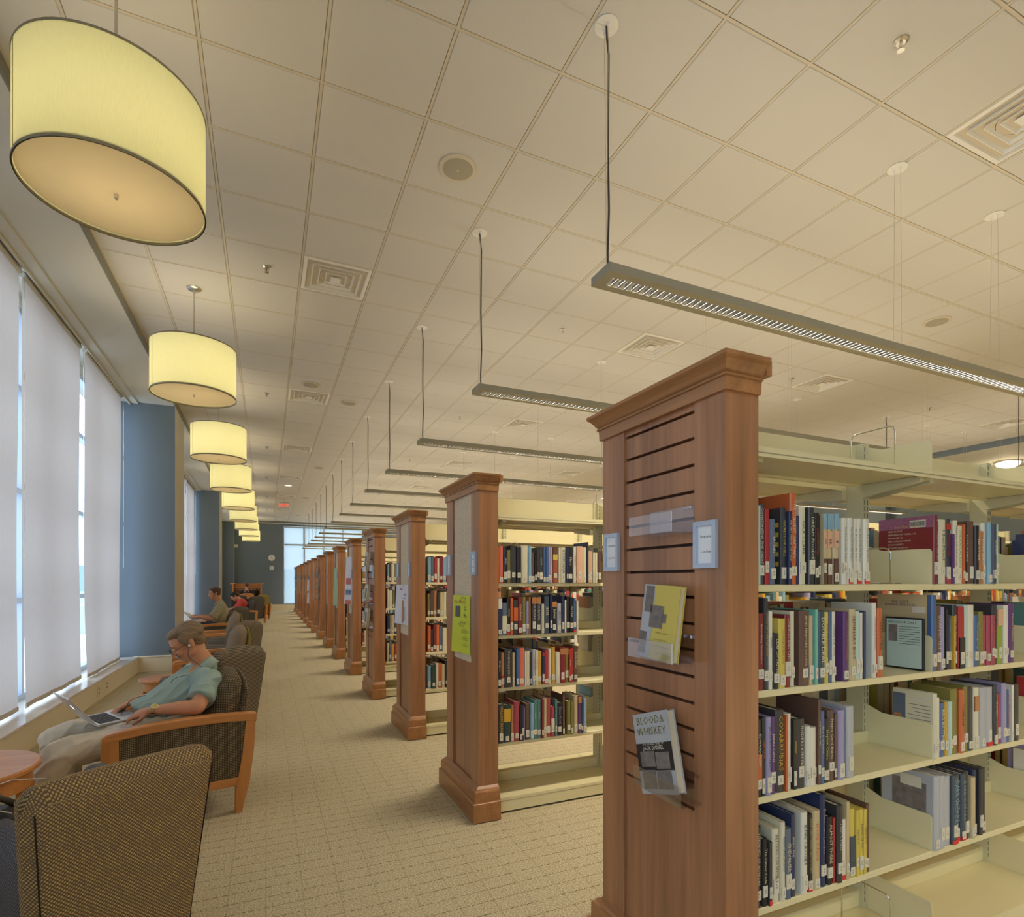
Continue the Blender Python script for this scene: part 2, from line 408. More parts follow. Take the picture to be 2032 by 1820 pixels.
# books measured shelf by shelf: x mm | width mm | height mm | colour | spine title | title colour | feature
BOOKS={
 'a1':'''1325|9|234|mint|MARIE|slate
1336|21|240|slate|CONSTANTINE THE GREAT|cream
1360|16|226|crimson
1377|20|196|bluegrey|BRUNEL|cream
1430|20|234|charcoal|SECRETS OF CELL|yellow|stripe
1451|13|223|navy|THE FIRST MARINE CAPTURED|white
1465|27|281|orange|THE UGLIEST CAPTAIN|cream|big
1493|10|212|navy
1504|26|240|cream|NICK CLARK|slate
1545|26|240|charcoal|DREAM FOODIE|cream
1572|16|225|black|DREAM BOOGIE|red
1589|17|221|black|Smith Place|olive
1608|14|224|sand|PER|navy|photo
1637|22|226|sand|ER|navy|photo
1661|22|227|sand|B|navy|photo
1708|21|216|white|The Boy from My Father|slate
1730|19|216|white|The Boy from My Father|slate|red
1761|15|216|white|The Boy from My Father|slate
1777|20|217|white|The Boy from My Father|slate|red
1807|26|216|white|The Boy from My Father|slate|red''',
 'a2':'''2169|20|248|maroon|||coverred
2191|20|228|charcoal|UNDER HERSAY|white|redband
2216|38|235|cream|I Beat Myself|slate
2257|28|238|charcoal|PASSAGE|red|redtop
2287|13|184|purple
2301|25|235|cream|TEASING ON THE SPOILS|slate
2331|43|217|white|THE RASCAL KING|green
2375|13|223|orange
2389|20|222|black|LOYAL DISSENT|cream
2412|39|237|brown
2456|24|222|black|THE OTHER|white
2483|29|201|tan|BARE BIRD|cream
2516|24|234|white
2542|21|236|lightblue
2564|9|235|purple
2574|23|232|slate|RIGGED|white
2599|25|233|mint''',
 'b1':'''1327|28|229|maroon|Extraordinary Circumstances|white
1357|17|274|charcoal|SOUL OF THE HEIGHTS|gold
1376|13|235|white|CAREER|slate
1393|21|167|black|LEAP OF FAITH|cream
1417|28|211|yellow|The Voyage of Silent Road|brown
1447|25|222|maroon|CHANCES AND CHOICES|cream
1473|17|233|cream
1506|45|234|brown|JAMES FENIMORE COOPER|cream
1552|20|217|sand
1573|12|236|teal
1600|24|228|slate|DOUBLE DEAL|white|bigt
1625|18|227|yellow|Who was your lover|brown
1644|13|228|blue
1659|20|227|white|Tommy the Cork|slate
1706|20|226|purple|MY FIRST FOUR YEARS IN BASEBALL|orange
1741|29|234|sand|SEMINARY BOY|brown
1773|21|227|mint
1796|12|221|white
1809|9|227|navy
1861|21|252|white|Conspiracy Scenes|red|big
1884|22|234|orange|SHOOTER|brown|bigt''',
 'b2':'''2176|25|275|blue|||coverhisp
2205|31|236|brown|GVANKUTHI|cream
2237|21|231|lavender
2259|12|223|black
2272|28|201|navy|DAMIEN THE LEPER|lightblue
2301|9|197|gold
2311|23|237|charcoal|Wilder the Impossible|cream
2346|36|230|red|||blackbottom
2384|26|235|mint
2411|46|236|white
2466|23|195|blue|The Tumbling of Joy|cream
2490|26|208|olive
2518|27|194|rose
2546|20|193|rose
2567|20|193|rose
2589|33|233|charcoal|LOVE|red
2625|41|215|green|||pinktop
2668|29|230|white
2704|39|235|purple|Pivotal Mission|cream|big''',
 'c1':'''1324|19|231|black|EDWARD KLEIN|cream|orangeb
1344|14|235|black|STEIN KATIE|orange
1360|19|235|lavender|JACQUES COUSTEAU|navy
1381|20|233|purple|Jeanne Cortiel|cream
1405|35|250|charcoal|COVARRUBIAS|gold
1441|9|231|orange
1451|25|233|white
1477|13|216|black|FEMINIST|yellow
1492|36|215|charcoal|FINDERS KEEPERS|cream
1532|19|188|white
1553|28|182|white
1583|12|267|brown|3000 MILES TO FREE|cream|big
1596|15|231|blue|BE A WYETH BOY|cream
1614|22|204|black|Stephen Crane|lime
1637|27|228|brown|Negro Cord Babes|cream
1666|11|213|brown
1681|27|224|lavender
1724|34|233|silver|||big''',
 'c2':'''2184|21|235|cream|||praise
2207|16|218|white
2227|35|196|blue|BIG RUTH|cream
2265|19|198|gold
2286|19|198|mint
2308|41|242|olive
2353|29|236|orange|Crazy Joy|black
2386|24|245|olive
2413|31|241|charcoal
2446|33|237|cream|||browntop
2491|40|233|silver
2543|43|229|silver|||red
2588|19|235|charcoal|SHANKLY|cream
2610|16|200|red
2628|17|198|red
2649|33|236|lavender
2685|28|206|blue|RED STAR RISING|red
2718|14|225|white
2735|36|226|charcoal''',
 'd1':'''1324|23|241|charcoal|I DREAMED OF GORILLAS|cream
1350|20|201|black|The Career Code|cream
1371|11|191|charcoal|||red
1392|27|223|cream|BETTING ON MYSELF|brown
1424|17|240|cream|AMERICAN LEGEND|slate
1444|25|216|bluegrey|CHEVALIER|cream
1472|16|255|navy|AIRBOURNE|cream
1513|28|254|white|BING CROSBY|slate
1543|20|242|black|DAVID LAWSON AND ERIC COTTINO|yellow|red
1567|30|250|sand|Doing it Now|orange
1606|25|293|navy|Downtown London|lavender|big
1636|25|217|black|ALMOST THERE|cream
1663|9|210|red
1675|26|249|charcoal|Tom Cruise|silver
1704|16|198|white|||red
1722|14|254|sand
1740|27|226|yellow|||greenb
1769|12|218|yellow|KING OF TV|brown
1786|20|217|yellow|KING OF TV|brown
1807|14|214|yellow|KING OF TV|brown
1824|15|228|brown''',
 'd2':'''2113|33|269|silver|||photocover
2153|32|265|silver
2212|44|256|silver
2275|36|254|slate|DARK VICTORY|lightblue|red
2314|30|251|slate|DARK VICTORY|lightblue|red
2352|29|249|slate|DARK VICTORY|lightblue|red
2400|24|254|charcoal
2429|25|230|sand
2459|20|250|navy
2489|19|252|charcoal
2517|23|251|charcoal''',
 'e1':'''1247|9|214|orange
1257|26|221|coral
1284|23|217|black|HIGH|cream
1308|22|198|olive
1332|39|225|charcoal
1375|29|215|black
1415|48|228|cream
1464|21|226|lightblue
1488|18|188|brown
1507|13|177|black
1522|15|216|charcoal
1538|24|221|charcoal|Laurel|cream
1565|17|222|blue
1583|16|222|blue
1600|17|227|lavender
1618|9|221|sand
1631|35|222|rust|||yellowband
1675|11|220|cream
1691|35|223|cream|BOOM SANA|slate
1728|14|221|navy
1743|34|227|black|Hero|cream
1779|20|230|white|JANISSARY|rust
1803|44|233|peach
1850|29|227|cream
1881|9|261|navy
1891|13|204|sand
1906|15|202|peach
1924|14|224|cream|||greentop
1940|21|224|cream|||greentop
1969|23|203|brown''',
 'e2':'''1249|26|222|navy|||whitetop
1279|32|195|bluegrey|||creamband
1320|21|222|black|TRUTH|cream|red
1342|18|223|orange
1362|31|212|charcoal|||orangeband
1395|27|227|maroon|Clara Barton|cream
1425|23|229|olive
1450|18|204|lavender
1470|10|229|tan
1485|32|233|charcoal|THURMAN|silver|face
1519|32|232|charcoal|THURMAN|silver|face
1554|17|184|cream
1574|35|232|slate|JESSE|cream
1612|14|239|navy
1627|35|203|black|James|cream|face
1664|30|186|silver|KEAN|slate
1696|16|233|navy
1715|11|207|white
1730|23|228|black
1755|24|223|black|The Tiger|cream
1780|19|218|blue|||red
1802|13|201|cream''',
 'e3':'''1247|20|220|black|Mindgames|white
1272|20|210|tan|||redband
1306|49|231|charcoal|STONEWALL JACKSON|cream
1358|14|206|sand
1382|18|228|blue
1401|35|233|coral
1440|9|208|white
1450|25|212|cream
1477|11|203|charcoal
1490|20|220|silver|GRETCHEN|rust
1512|16|216|cream|EXCELLENT|rust
1530|28|208|gold
1560|16|210|navy|||redtop
1577|25|212|red
1604|18|220|white
1623|24|228|gold
1653|28|195|white
1683|37|224|maroon|||face
1722|26|217|olive|||face
1750|13|210|red|TRAMORE|cream
1765|15|215|red
1783|31|226|brown|Jesse James|cream''',
 'e4':'''1248|38|235|charcoal|WILLIAM SHAW|gold
1290|47|224|green2|||goldbox
1340|19|222|tan
1362|37|240|rose
1402|13|217|black
1417|12|213|navy
1431|9|203|lavender
1443|31|224|brown
1476|22|222|lightblue
1501|23|238|teal2|Intern|cream
1526|25|238|teal2|Intern|cream
1553|13|240|maroon
1568|21|241|sand
1591|28|241|rose
1622|24|189|rose|||creamband
1649|14|231|teal2
1667|35|209|black|Elmer Forth|lavender
1705|15|251|brown
1734|27|213|olive
1764|14|212|olive
1783|28|243|sand
1814|25|241|purple|||face
1840|13|230|navy
1856|23|218|lightblue''',
}
# ------------------------------------------------------------------ room shell
ZC = 4.249                    # tiled ceiling
T = 0.6096                    # tile
GX, GY = 0.2858, 0.2809
XL, XR, YB, YF = -2.3, 16.8, -9.0, 29.16

struct('floor', MB().box(XL-0.1, XR+0.1, YB-0.1, YF+0.1, -0.1, 0.0), M['carpet'])
# ceiling: backing slab, dropped tiles and the T-bar grid between them
struct('ceiling', MB().box(XL-0.2, XR+0.2, YB-0.2, YF+0.2, ZC+0.012, ZC+0.15), M['grid'])
VENTS = [(0, 8+6*k) for k in range(7)] + [(6, 2), (6, 8), (6, 14), (6, 20), (6, 26), (11, 8), (11, 20), (11, 14), (19, 8), (19, 14)]
tiles = MB(); grid = MB()
i0, i1 = -3, 22
jf = int((YF-0.62-GY)/T)
g = 0.0088
for i in range(i0, i1):
    for j in range(-15, jf+1):
        if (i, j) in VENTS: continue
        x0, x1 = max(GX+i*T, -1.296)+g, min(GX+(i+1)*T, 13.46)-g
        y0, y1 = GY+j*T+g, min(GY+(j+1)*T, YF-0.61)-g
        if x1 - x0 < 0.05 or y1-y0 < 0.05: continue
        a = 0.005; zb, zt = ZC-0.0028, ZC+0.004
        tiles.add([(x0,y0,zt),(x1,y0,zt),(x1,y1,zt),(x0,y1,zt),(x0+a,y0+a,zb),(x1-a,y0+a,zb),(x1-a,y1-a,zb),(x0+a,y1-a,zb)],
                  [(4,7,6,5),(0,4,5,1),(1,5,6,2),(2,6,7,3),(3,7,4,0)])
struct('ceiling_tiles', tiles, M['tile'])
for i in range(i0+1, i1+1):
    x = GX+i*T
    if x < 13.4: grid.box(x-0.0079, x+0.0079, YB, YF-0.6, ZC-0.001, ZC+0.01)
for j in range(-14, jf+2):
    y = GY+j*T
    grid.box(-1.296, 13.46, y-0.0079, y+0.0079, ZC-0.0012, ZC+0.0098)
struct('trim_1', grid, M['grid'])
o = bpy.data.objects['ceiling_tiles']; o.name = 'ceiling_2'

ZS = 4.15
# soffit along the windows, its edge angle and a grey strip of painted shade
struct('ceiling_3', MB().box(XL-0.2, -1.315, YB, YF, ZS, ZC+0.012), M['plaster'])
struct('trim_2', MB().box(-1.315, -1.300, YB, YF, ZS-0.002, ZC+0.012), M['reveal'])
struct('trim_3', MB().box(-1.300, -1.282, YB, YF-0.6, ZC-0.006, ZC+0.012), M['grid'])
# soffit along the far wall and on the right
struct('ceiling_4', MB().box(-1.315, 13.5, YF-0.6, YF, ZS+0.02, ZC+0.012), M['plaster'])
struct('trim_4', MB().box(-1.30, 13.5, YF-0.615, YF-0.6, ZS+0.018, ZC+0.012), M['reveal'])  # shade of the gap put into a flat grey strip
struct('ceiling_5', MB().box(13.5, XR+0.2, YB, YF, ZS-0.02, ZC+0.012), M['plaster'])
struct('trim_5', MB().box(13.485, 13.5, YB, YF, ZS-0.022, ZC+0.012), M['wall'])

# window bays on the left; piers stand between them
PIERS = [(-7.7, -6.74), (1.2, 2.16), (10.135, 11.11), (19.09, 20.05), (28.2, YF+0.1)]
WX = -2.22
for n, (a, b) in enumerate(PIERS):
    pr = MB().box(-1.85, -1.315, a, b, 0, ZS) if b < 29 else MB().box(-1.85, -1.395, a+0.5, b, 0, ZS)
    struct('wall_pier', pr, M['wall'])
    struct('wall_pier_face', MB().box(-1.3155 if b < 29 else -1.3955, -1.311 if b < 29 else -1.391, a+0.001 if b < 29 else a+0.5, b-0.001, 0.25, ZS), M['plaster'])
    struct('wall_jamb', MB().box(XL-0.1, -1.85, a+0.03, b-0.03, 0, ZS), M['wall'])
    if b < 29:
        bb = MB()
        bb.cbox(-1.86, -1.300, a-0.014, b+0.014, 0, 0.225, 0.004)
        bb.cbox(-1.86, -1.294, a-0.020, b+0.020, 0.225, 0.25, 0.005)
        struct('baseboard_pier', bb, M['cream'])
        th = thing('thermostat', 'small beige wall thermostat on the grey face of the nearest blue pier', 'thermostat', (-1.315, a+0.57, 1.98)) if n == 2 else None
        if th:
            MB().cbox(0, 0.022, -0.035, 0.035, 0, 0.13, 0.006).build('cover', M['cream'], th)
            MB().cbox(0.022, 0.026, -0.018, 0.018, 0.08, 0.11, 0.001).build('display', M['reveal'], th)
bays = [(YB, -7.7), (-6.74, 1.2), (2.16, 10.135), (11.11, 19.09), (20.05, 28.7)]
wn = 0
for n, (a, b) in enumerate(bays):
    # stool box under the window: cream front, pale top
    st = MB().box(XL-0.1, -1.80, a, b, 0, 0.222)
    struct('wall_window_plinth', st, M['cream'])
    struct('trim_sill', MB().cbox(XL-0.1, -1.785, a, b, 0.222, 0.247, 0.005), M['sill'])
    # head above the window, aluminium frame and glass
    struct('wall_window_head', MB().box(XL-0.1, -2.16, a, b, 4.05, ZS), M['plaster'])
    nm = max(1, round((b-a)/1.77)); w = (b-a)/nm
    for k in range(nm):
        y0, y1 = a+k*w, a+(k+1)*w; wn += 1
        win = tag(link('window_%d' % wn, None, None, (WX, y0, 0.247)), kind='structure')
        f = MB(); H = 4.05-0.247
        for (p, q) in ((0, 0.03), (w-0.03, w)): f.box(-0.05, 0.04, p, q, 0, H)
        for z in (0, 0.94, 2.0, 3.0, H-0.05): f.box(-0.05, 0.04, 0.03, w-0.03, z, z+0.055)
        f.build('window_frame', M['frame'], win)
        MB().box(-0.008, 0.0, 0.03, w-0.03, 0.02, H-0.02).build('pane', M['glass'], win)

# blind pocket rail and roller blinds
for (a, b) in bays:
    rl = MB().box(-1.90, -1.80, a, b, ZS-0.022, ZS+0.001)
    rl.box(-1.915, -1.90, a, b, ZS-0.05, ZS+0.001)
    struct('trim_blind_pocket', rl, M['plaster'])
def blind(y0, y1, zb, label, seed, dx=0.0, curl=0.0):
    t = thing('roller_blind', label, 'window blind', (-1.975+dx, y0, 0), 0, 'linen roller blinds on the window wall')
    rnd = random.Random(seed); w = y1-y0; ny = 40; nz = 30; zt = 4.11
    ph = rnd.random()*6; mb = MB(); vs = []
    for r in range(nz+1):
        z = zb + (zt-zb)*r/nz; k = 1-r/nz
        for c in range(ny+1):
            u = c/ny
            fold = 0.006*k*math.sin(u*21+ph+1.2*math.sin(z*1.3)) + 0.005*k*math.sin(u*9+ph*2) + curl*max(0, k-0.35)*(0.5-u)
            yy = u*w + (0.05*k**3*(1-u) if curl else 0)
            vs.append((fold+0.018*k*math.sin(z*1.1+ph), yy, z))
    fs = [(r*(ny+1)+c, r*(ny+1)+c+1, (r+1)*(ny+1)+c+1, (r+1)*(ny+1)+c) for r in range(nz) for c in range(ny)]
    mb.add(vs, fs); o = mb.build('fabric', M['blind'], t, smooth=True)
    # hem bar follows the bottom edge
    row = [Vector(vs[c]) for c in range(ny+1)]
    h = MB()
    for c in range(ny):
        p, q = row[c], row[c+1]
        h.add([(p.x-0.005, p.y, zb-0.02),(p.x+0.005, p.y, zb-0.02),(q.x+0.005, q.y, zb-0.02),(q.x-0.005, q.y, zb-0.02),
               (p.x-0.005, p.y, zb+0.02),(p.x+0.005, p.y, zb+0.02),(q.x+0.005, q.y, zb+0.02),(q.x-0.005, q.y, zb+0.02)],
              [(0,3,2,1),(4,5,6,7),(0,1,5,4),(1,2,6,5),(2,3,7,6),(3,0,4,7)])
    h.build('hem_bar', plain('blind_hem_fabric', rgb(206, 196, 180), 0.8), t)
    MB().tube([(0, 0.0, 4.12), (0, w, 4.12)], 0.025, 12).build('roller', M['plaster'], t)
    MB().tube([(0.03, w+0.02, 4.1), (0.03, w+0.02, 1.6)], 0.002, 5).build('bead_chain', M['chrome'], t)
    return t
bl = [(-0.75, 1.0, .30, 'linen roller blind just before the pier beside the camera'),
      (2.35, 4.42, .27, 'linen roller blind at the left photo edge behind the round table'),
      (4.50, 6.20, .29, 'linen roller blind second along, hem above the laptop'),
      (6.27, 7.93, .295, 'broad flat linen roller blind with a bright gap along its right side'),
      (8.03, 9.80, .275, 'linen roller blind beside the nearest blue pier, hem pulled inwards')]
for k, (a, b, z, lb) in enumerate(bl): blind(a, b, z, lb, 5+k, 0.02*(k == 4), 0.05 if k in (2, 4) else 0)
for k in range(4):
    a = 11.3+k*1.95
    blind(a, a+1.85, .28, ['first', 'second', 'third', 'fourth'][k] + ' linen roller blind between the two blue piers', 20+k)
for k in range(4):
    a = 20.2+k*2.0
    blind(a, a+1.9, .28, ['first', 'second', 'third', 'last'][k] + ' linen roller blind beyond the farther blue pier', 30+k)

# far wall with a tall four-light window
FX0, FX1, FZ0, FZ1 = 0.725, 4.47, 0.235, 4.10
fw = MB().box(XL-0.2, FX0, YF, YF+0.2, 0, ZC).box(FX1, XR+0.2, YF, YF+0.2, 0, ZC).box(FX0, FX1, YF, YF+0.2, 0, FZ0).box(FX0, FX1, YF, YF+0.2, FZ1, ZC)
struct('wall_far', fw, M['wall'])
struct('wall_far_return', MB().box(-1.40, -1.36, YF-0.12, YF, 0, ZS), M['wall'])
bf = MB().cbox(-1.36, XR, YF-0.02, YF+0.01, 0, 0.255, 0.004).cbox(-1.36, FX0, YF-0.028, YF+0.01, 0.255, 0.285, 0.005).cbox(FX1, XR, YF-0.028, YF+0.01, 0.255, 0.285, 0.005)
struct('baseboard_far', bf, M['cream'])
win = tag(link('window_40', None, None, (FX0, YF, FZ0)), kind='structure')
f = MB(); WW, HH = FX1-FX0, FZ1-FZ0
for x in (0, 0.93, 1.845, 2.76, WW-0.05): f.box(x, x+0.055, 0.0, 0.10, 0, HH)
for z in (0, 2.93, HH-0.08): f.box(0.05, WW-0.05, 0.002, 0.098, z, z+0.06)
f.build('window_frame', M['frame'], win)
MB().box(0.05, WW-0.05, 0.06, 0.066, 0.04, HH-0.05).build('pane', M['glass'], win)
sh = thing('mesh_shade', 'sheer pale blue mesh shade over the tall far window', 'window shade', (FX0, YF+0.03, FZ0))
MB().box(0.06, WW-0.06, 0, 0.002, 0.10, HH-0.06).build('fabric', M['mesh_shade'], sh)
MB().box(0.06, WW-0.06, -0.008, 0.010, 0.06, 0.10).build('hem_bar', M['frame'], sh)
# right and rear walls
struct('wall_right', MB().box(XR, XR+0.2, YB-0.2, YF+0.2, 0, ZC), M['wall'])
struct('wall_right_pier', MB().box(XR-0.25, XR, 10.35, 11.2, 0, ZS), M['wall'])
struct('baseboard_right', MB().cbox(XR-0.02, XR+0.01, YB, YF, 0, 0.27, 0.004), M['cream'])
struct('wall_rear', MB().box(XL-0.2, XR+0.2, YB-0.2, YB, 0, ZC), M['wall'])
# outdoors: lawn, road and a low line of hills seen through the far window
tag(MB().box(-200, 300, YF+0.5, 400, -0.9, -0.8).build('ground_outdoors', plain('pale_dry_lawn', rgb(186, 196, 176), 0.9)), kind='structure')
tag(MB().box(-150, 250, 60, 68, -0.8, -0.79).build('road', plain('pale_road', rgb(205, 205, 208), 0.9)), kind='structure')
hl = MB(); n = 60; vs = []
for k in range(n+1):
    x = -160+k*6; vs += [(x, 150, -0.8), (x, 158+4*math.sin(k), 5+3.2*noise.noise(Vector((k*0.23, 1.7, 0)))), (x, 185, -0.8)]
fs = []
for k in range(n): fs += [(k*3, k*3+3, k*3+4, k*3+1), (k*3+1, k*3+4, k*3+5, k*3+2)]
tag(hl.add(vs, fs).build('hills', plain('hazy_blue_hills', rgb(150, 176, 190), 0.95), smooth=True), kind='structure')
for k, (x, y, w, h, c) in enumerate(((4, 52, 4.4, 1.5, (236, 238, 242)), (11, 55, 4.2, 1.45, (120, 140, 170)))):
    t = thing('parked_car', ('white' if k == 0 else 'grey-blue') + ' car parked outside, seen through the far window', 'car', (x, y, -0.8))
    MB().prism([(-w/2, .3), (-w/2, .75), (-w*.32, .85), (-w*.2, 1.35), (w*.18, 1.38), (w*.34, .9), (w/2, .8), (w/2, .3)], 0, 1.7, axis='y').build('car_body', plain('car_paint', rgb(*c), 0.2), t)
    for sx in (-.3, .3): MB().tube([(w*sx, -0.02, .3), (w*sx, .2, .3)], 0.3, 16).build('wheel', M['black'], t)

# wall bits
ck = thing('wall_clock', 'round white clock on the far blue wall beside the window', 'clock', (0.21, YF-0.001, 2.53))
MB().lathe([(0.15, 0), (0.15, 0.03), (0.135, 0.04)], 32).xf(Matrix.Rotation(R(90), 4, 'X')).build('case', M['white'], ck)
MB().lathe([(0.132, 0.0405), (0.001, 0.0405)], 32, caps=False).xf(Matrix.Rotation(R(90), 4, 'X')).build('dial', M['card'], ck)
MB().box(-0.006, 0.006, -0.046, -0.042, -0.01, 0.075).build('hour_hand', M['ink'], ck)
MB().box(-0.004, 0.004, -0.050, -0.046, -0.11, 0.01).xf(Matrix.Rotation(R(-25), 4, 'Y')).build('minute_hand', M['ink'], ck)
pn = thing('control_panel', 'small white square control panel on the far wall under the clock', 'panel', (0.21, YF-0.001, 1.94))
MB().cbox(-0.09, 0.09, -0.04, 0, 0, 0.19, 0.006).build('box', M['white'], pn)
MB().box(-0.004, 0.004, -0.044, -0.04, 0.02, 0.17).build('seam', M['reveal'], pn)
cm = thing('security_camera', 'small black and silver security camera high on the far blue wall', 'camera', (-1.6, YF-0.001, 3.03))
MB().tube([(0, 0, 0), (0, -0.12, 0)], 0.012, 8).build('bracket', M['nickel'], cm)
MB().tube([(-0.02, -0.10, 0), (0.08, -0.24, -0.03)], 0.05, 14).build('camera_body', M['nickel'], cm)
MB().tube([(0.075, -0.235, -0.028), (0.09, -0.255, -0.032)], 0.042, 14).build('lens', M['black'], cm)
jb = thing('junction_box', 'cream square junction box beside the security camera', 'box', (-1.50+0.0, YF-0.121, 2.98)); jb.location = (-1.38, YF-0.121, 2.98)
MB().cbox(-0.02, 0.15, -0.05, 0, 0, 0.15, 0.006).build('lid', M['cream'], jb)
for k, (y, z) in enumerate(((7.93, 0.10), (8.29, 0.11))):
    ot = thing('wall_outlet', ('left' if k == 0 else 'right') + ' beige wall outlet on the cream window plinth behind the laptop', 'outlet', (-1.80, y, z-0.05), 0, 'outlets on the window plinth')
    MB().cbox(0, 0.008, -0.04, 0.04, 0, 0.115, 0.003).build('cover_plate', M['cream'], ot)
    for zz in (0.03, 0.075): MB().box(0.008, 0.010, -0.012, 0.012, zz, zz+0.02).build('socket', M['reveal'], ot)

# ------------------------------------------------------------------ ceiling fittings
def make_vent():
    t = thing('ceiling_vent', 'x', 'air vent', (0, 0, 0), 0, 'square air diffusers in the ceiling')
    h = T/2-0.012
    MB().box(-h, h, -h, h, 0.062, 0.07).build('duct', M['hole'], t)
    MB().lathe([(0.150, 0.0615), (0.150, 0.012), (0.146, 0.012), (0.146, 0.0615)], 28, caps=False).build('duct_collar', M['hole'], t)
    fr = MB()
    def ring(a0, z0, a1, z1, mb):
        vs = [(-a0,-a0,z0),(a0,-a0,z0),(a0,a0,z0),(-a0,a0,z0),(-a1,-a1,z1),(a1,-a1,z1),(a1,a1,z1),(-a1,a1,z1)]
        mb.add(vs, [(0,1,5,4),(1,2,6,5),(2,3,7,6),(3,0,4,7)])
    ring(h, 0.0, h-0.03, -0.004, fr); ring(h-0.03, -0.004, h-0.055, 0.06, fr)
    fr.build('rim', M['white'], t)
    for k, a in enumerate((0.215, 0.155, 0.095)):
        lv = MB(); ring(a, -0.012+0.004*k, a-0.016, 0.026, lv); ring(a-0.004, -0.012+0.004*k, a-0.020, 0.026, lv); ring(a, -0.012+0.004*k, a-0.004, -0.012+0.004*k, lv)
        lv.build('louver_ring', M['white'], t)
    MB().cbox(-0.045, 0.045, -0.045, 0.045, -0.012, 0.0, 0.004).build('centre_plate', M['white'], t)
    return t
v0 = make_vent(); first = True
vl = {0: 'in the ceiling row over the aisle', 6: 'over the bookcases', 11: 'farther right over the bookcases', 19: 'near the right soffit'}
cnt = {}
for (i, j) in VENTS:
    v = v0 if first else copy_tree(v0); first = False
    v.location = (GX+(i+0.5)*T, GY+(j+0.5)*T, ZC)
    cnt[i] = cnt.get(i, 0)+1
    v['label'] = 'square white air diffuser %s, %s from the camera' % (vl[i], ORD[cnt[i]])

def make_speaker():
    t = thing('ceiling_speaker', 'x', 'speaker', (0, 0, 0), 0, 'round speakers in the ceiling tiles')
    MB().lathe([(0.13, 0.0), (0.128, -0.008), (0.105, -0.012)], 28).build('rim', M['grid'], t, smooth=False)
    MB().lathe([(0.104, -0.0125), (0.06, -0.016), (0.001, -0.018)], 28, caps=False).build('grille', plain('speaker_grille', rgb(160, 154, 138), 0.6), t)
    MB().lathe([(0.008, -0.018), (0.006, -0.022)], 10).build('centre_screw', M['grid'], t)
    return t
s0 = make_speaker(); first = True
for k, (x, y, l) in enumerate(((1.196, 3.632, 'nearest the camera, left of the first hanging cable'), (0.581, 8.515, 'beside the second vent over the aisle'), (1.196, 9.129, 'just right of the second vent over the aisle'),
        (1.19, 14.668, 'over the aisle near the seventh bookcase'), (1.198, 20.17, 'over the aisle near the tenth bookcase'), (1.198, 25.6, 'over the aisle nearest the far wall'), (6.674, 3.622, 'at the right, beyond the nearest pendant light'), (7.356, 14.67, 'above the second bookcase far back'), (6.674, 9.129, 'over the bookcases between pendant lights'))):
    s = s0 if first else copy_tree(s0); first = False
    s.location = (x, y, ZC-0.004); s['label'] = 'round grey ceiling speaker ' + l
dl = thing('ceiling_downlight', 'white lit round downlight in the ceiling row over the aisle', 'ceiling light', (0.578, 17.73, ZC-0.004))
MB().lathe([(0.12, 0.0), (0.118, -0.01), (0.10, -0.012)], 24).build('rim', M['white'], dl)
MB().lathe([(0.10, -0.0125), (0.001, -0.0125)], 24, caps=False).build('lens', M['disc'], dl)

def make_sprinkler():
    t = thing('sprinkler', 'x', 'sprinkler', (0, 0, 0), 0, 'sprinkler heads in the ceiling')
    MB().lathe([(0.036, 0), (0.036, -0.004), (0.022, -0.012), (0.012, -0.012)], 16).build('escutcheon', M['nickel'], t)
    a = MB()
    for sg in (-1, 1): a.tube([(0.014*sg, 0, -0.01), (0.016*sg, 0, -0.03), (0.003*sg, 0, -0.048)], 0.0028, 6)
    a.build('frame', M['nickel'], t)
    MB().tube([(0, 0, -0.012), (0, 0, -0.046)], 0.003, 6).build('glass_bulb', plain('red_bulb', rgb(170, 60, 40), 0.3), t)
    MB().lathe([(0.018, -0.048), (0.018, -0.050)], 12).build('deflector', M['nickel'], t)
    return t
p0 = make_sprinkler(); first = True; rowc = {}
for x, rn in ((0.0, 'over the aisle'), (3.04, 'over the near bookcases'), (6.7, 'over the middle bookcases'), (9.9, 'over the far right bookcases')):
    for k in range(7):
        s = p0 if first else copy_tree(p0); first = False
        s.location = (x, 1.821+k*3.66 if x else 1.81+k*3.68, ZC-0.004); s['label'] = 'small pendent sprinkler head %s, %s from the camera' % (rn, ORD[k+1])

# exit sign
ex = thing('exit_sign', 'red EXIT sign with arrow hanging over the far end of the aisle', 'exit sign', (0.55, 20.8, 0))
MB().cbox(-0.16, 0.16, -0.02, 0.02, 3.93, 4.13, 0.004).build('face_plate', M['white'], ex)
MB().cbox(-0.17, 0.17, -0.03, 0.03, 4.13, 4.15, 0.004).build('canopy', M['nickel'], ex)
MB().tube([(0, 0, 4.15), (0, 0, ZC)], 0.01, 8).build('stem', M['nickel'], ex)
text('EXIT', 0.15, M['exit'], (-0.03, -0.0215, 4.03), (1, 0, 0), (0, 0, 1), ex, 'lettering')
text('>', 0.11, M['exit'], (0.14, -0.0215, 4.03), (1, 0, 0), (0, 0, 1), ex, 'arrow')

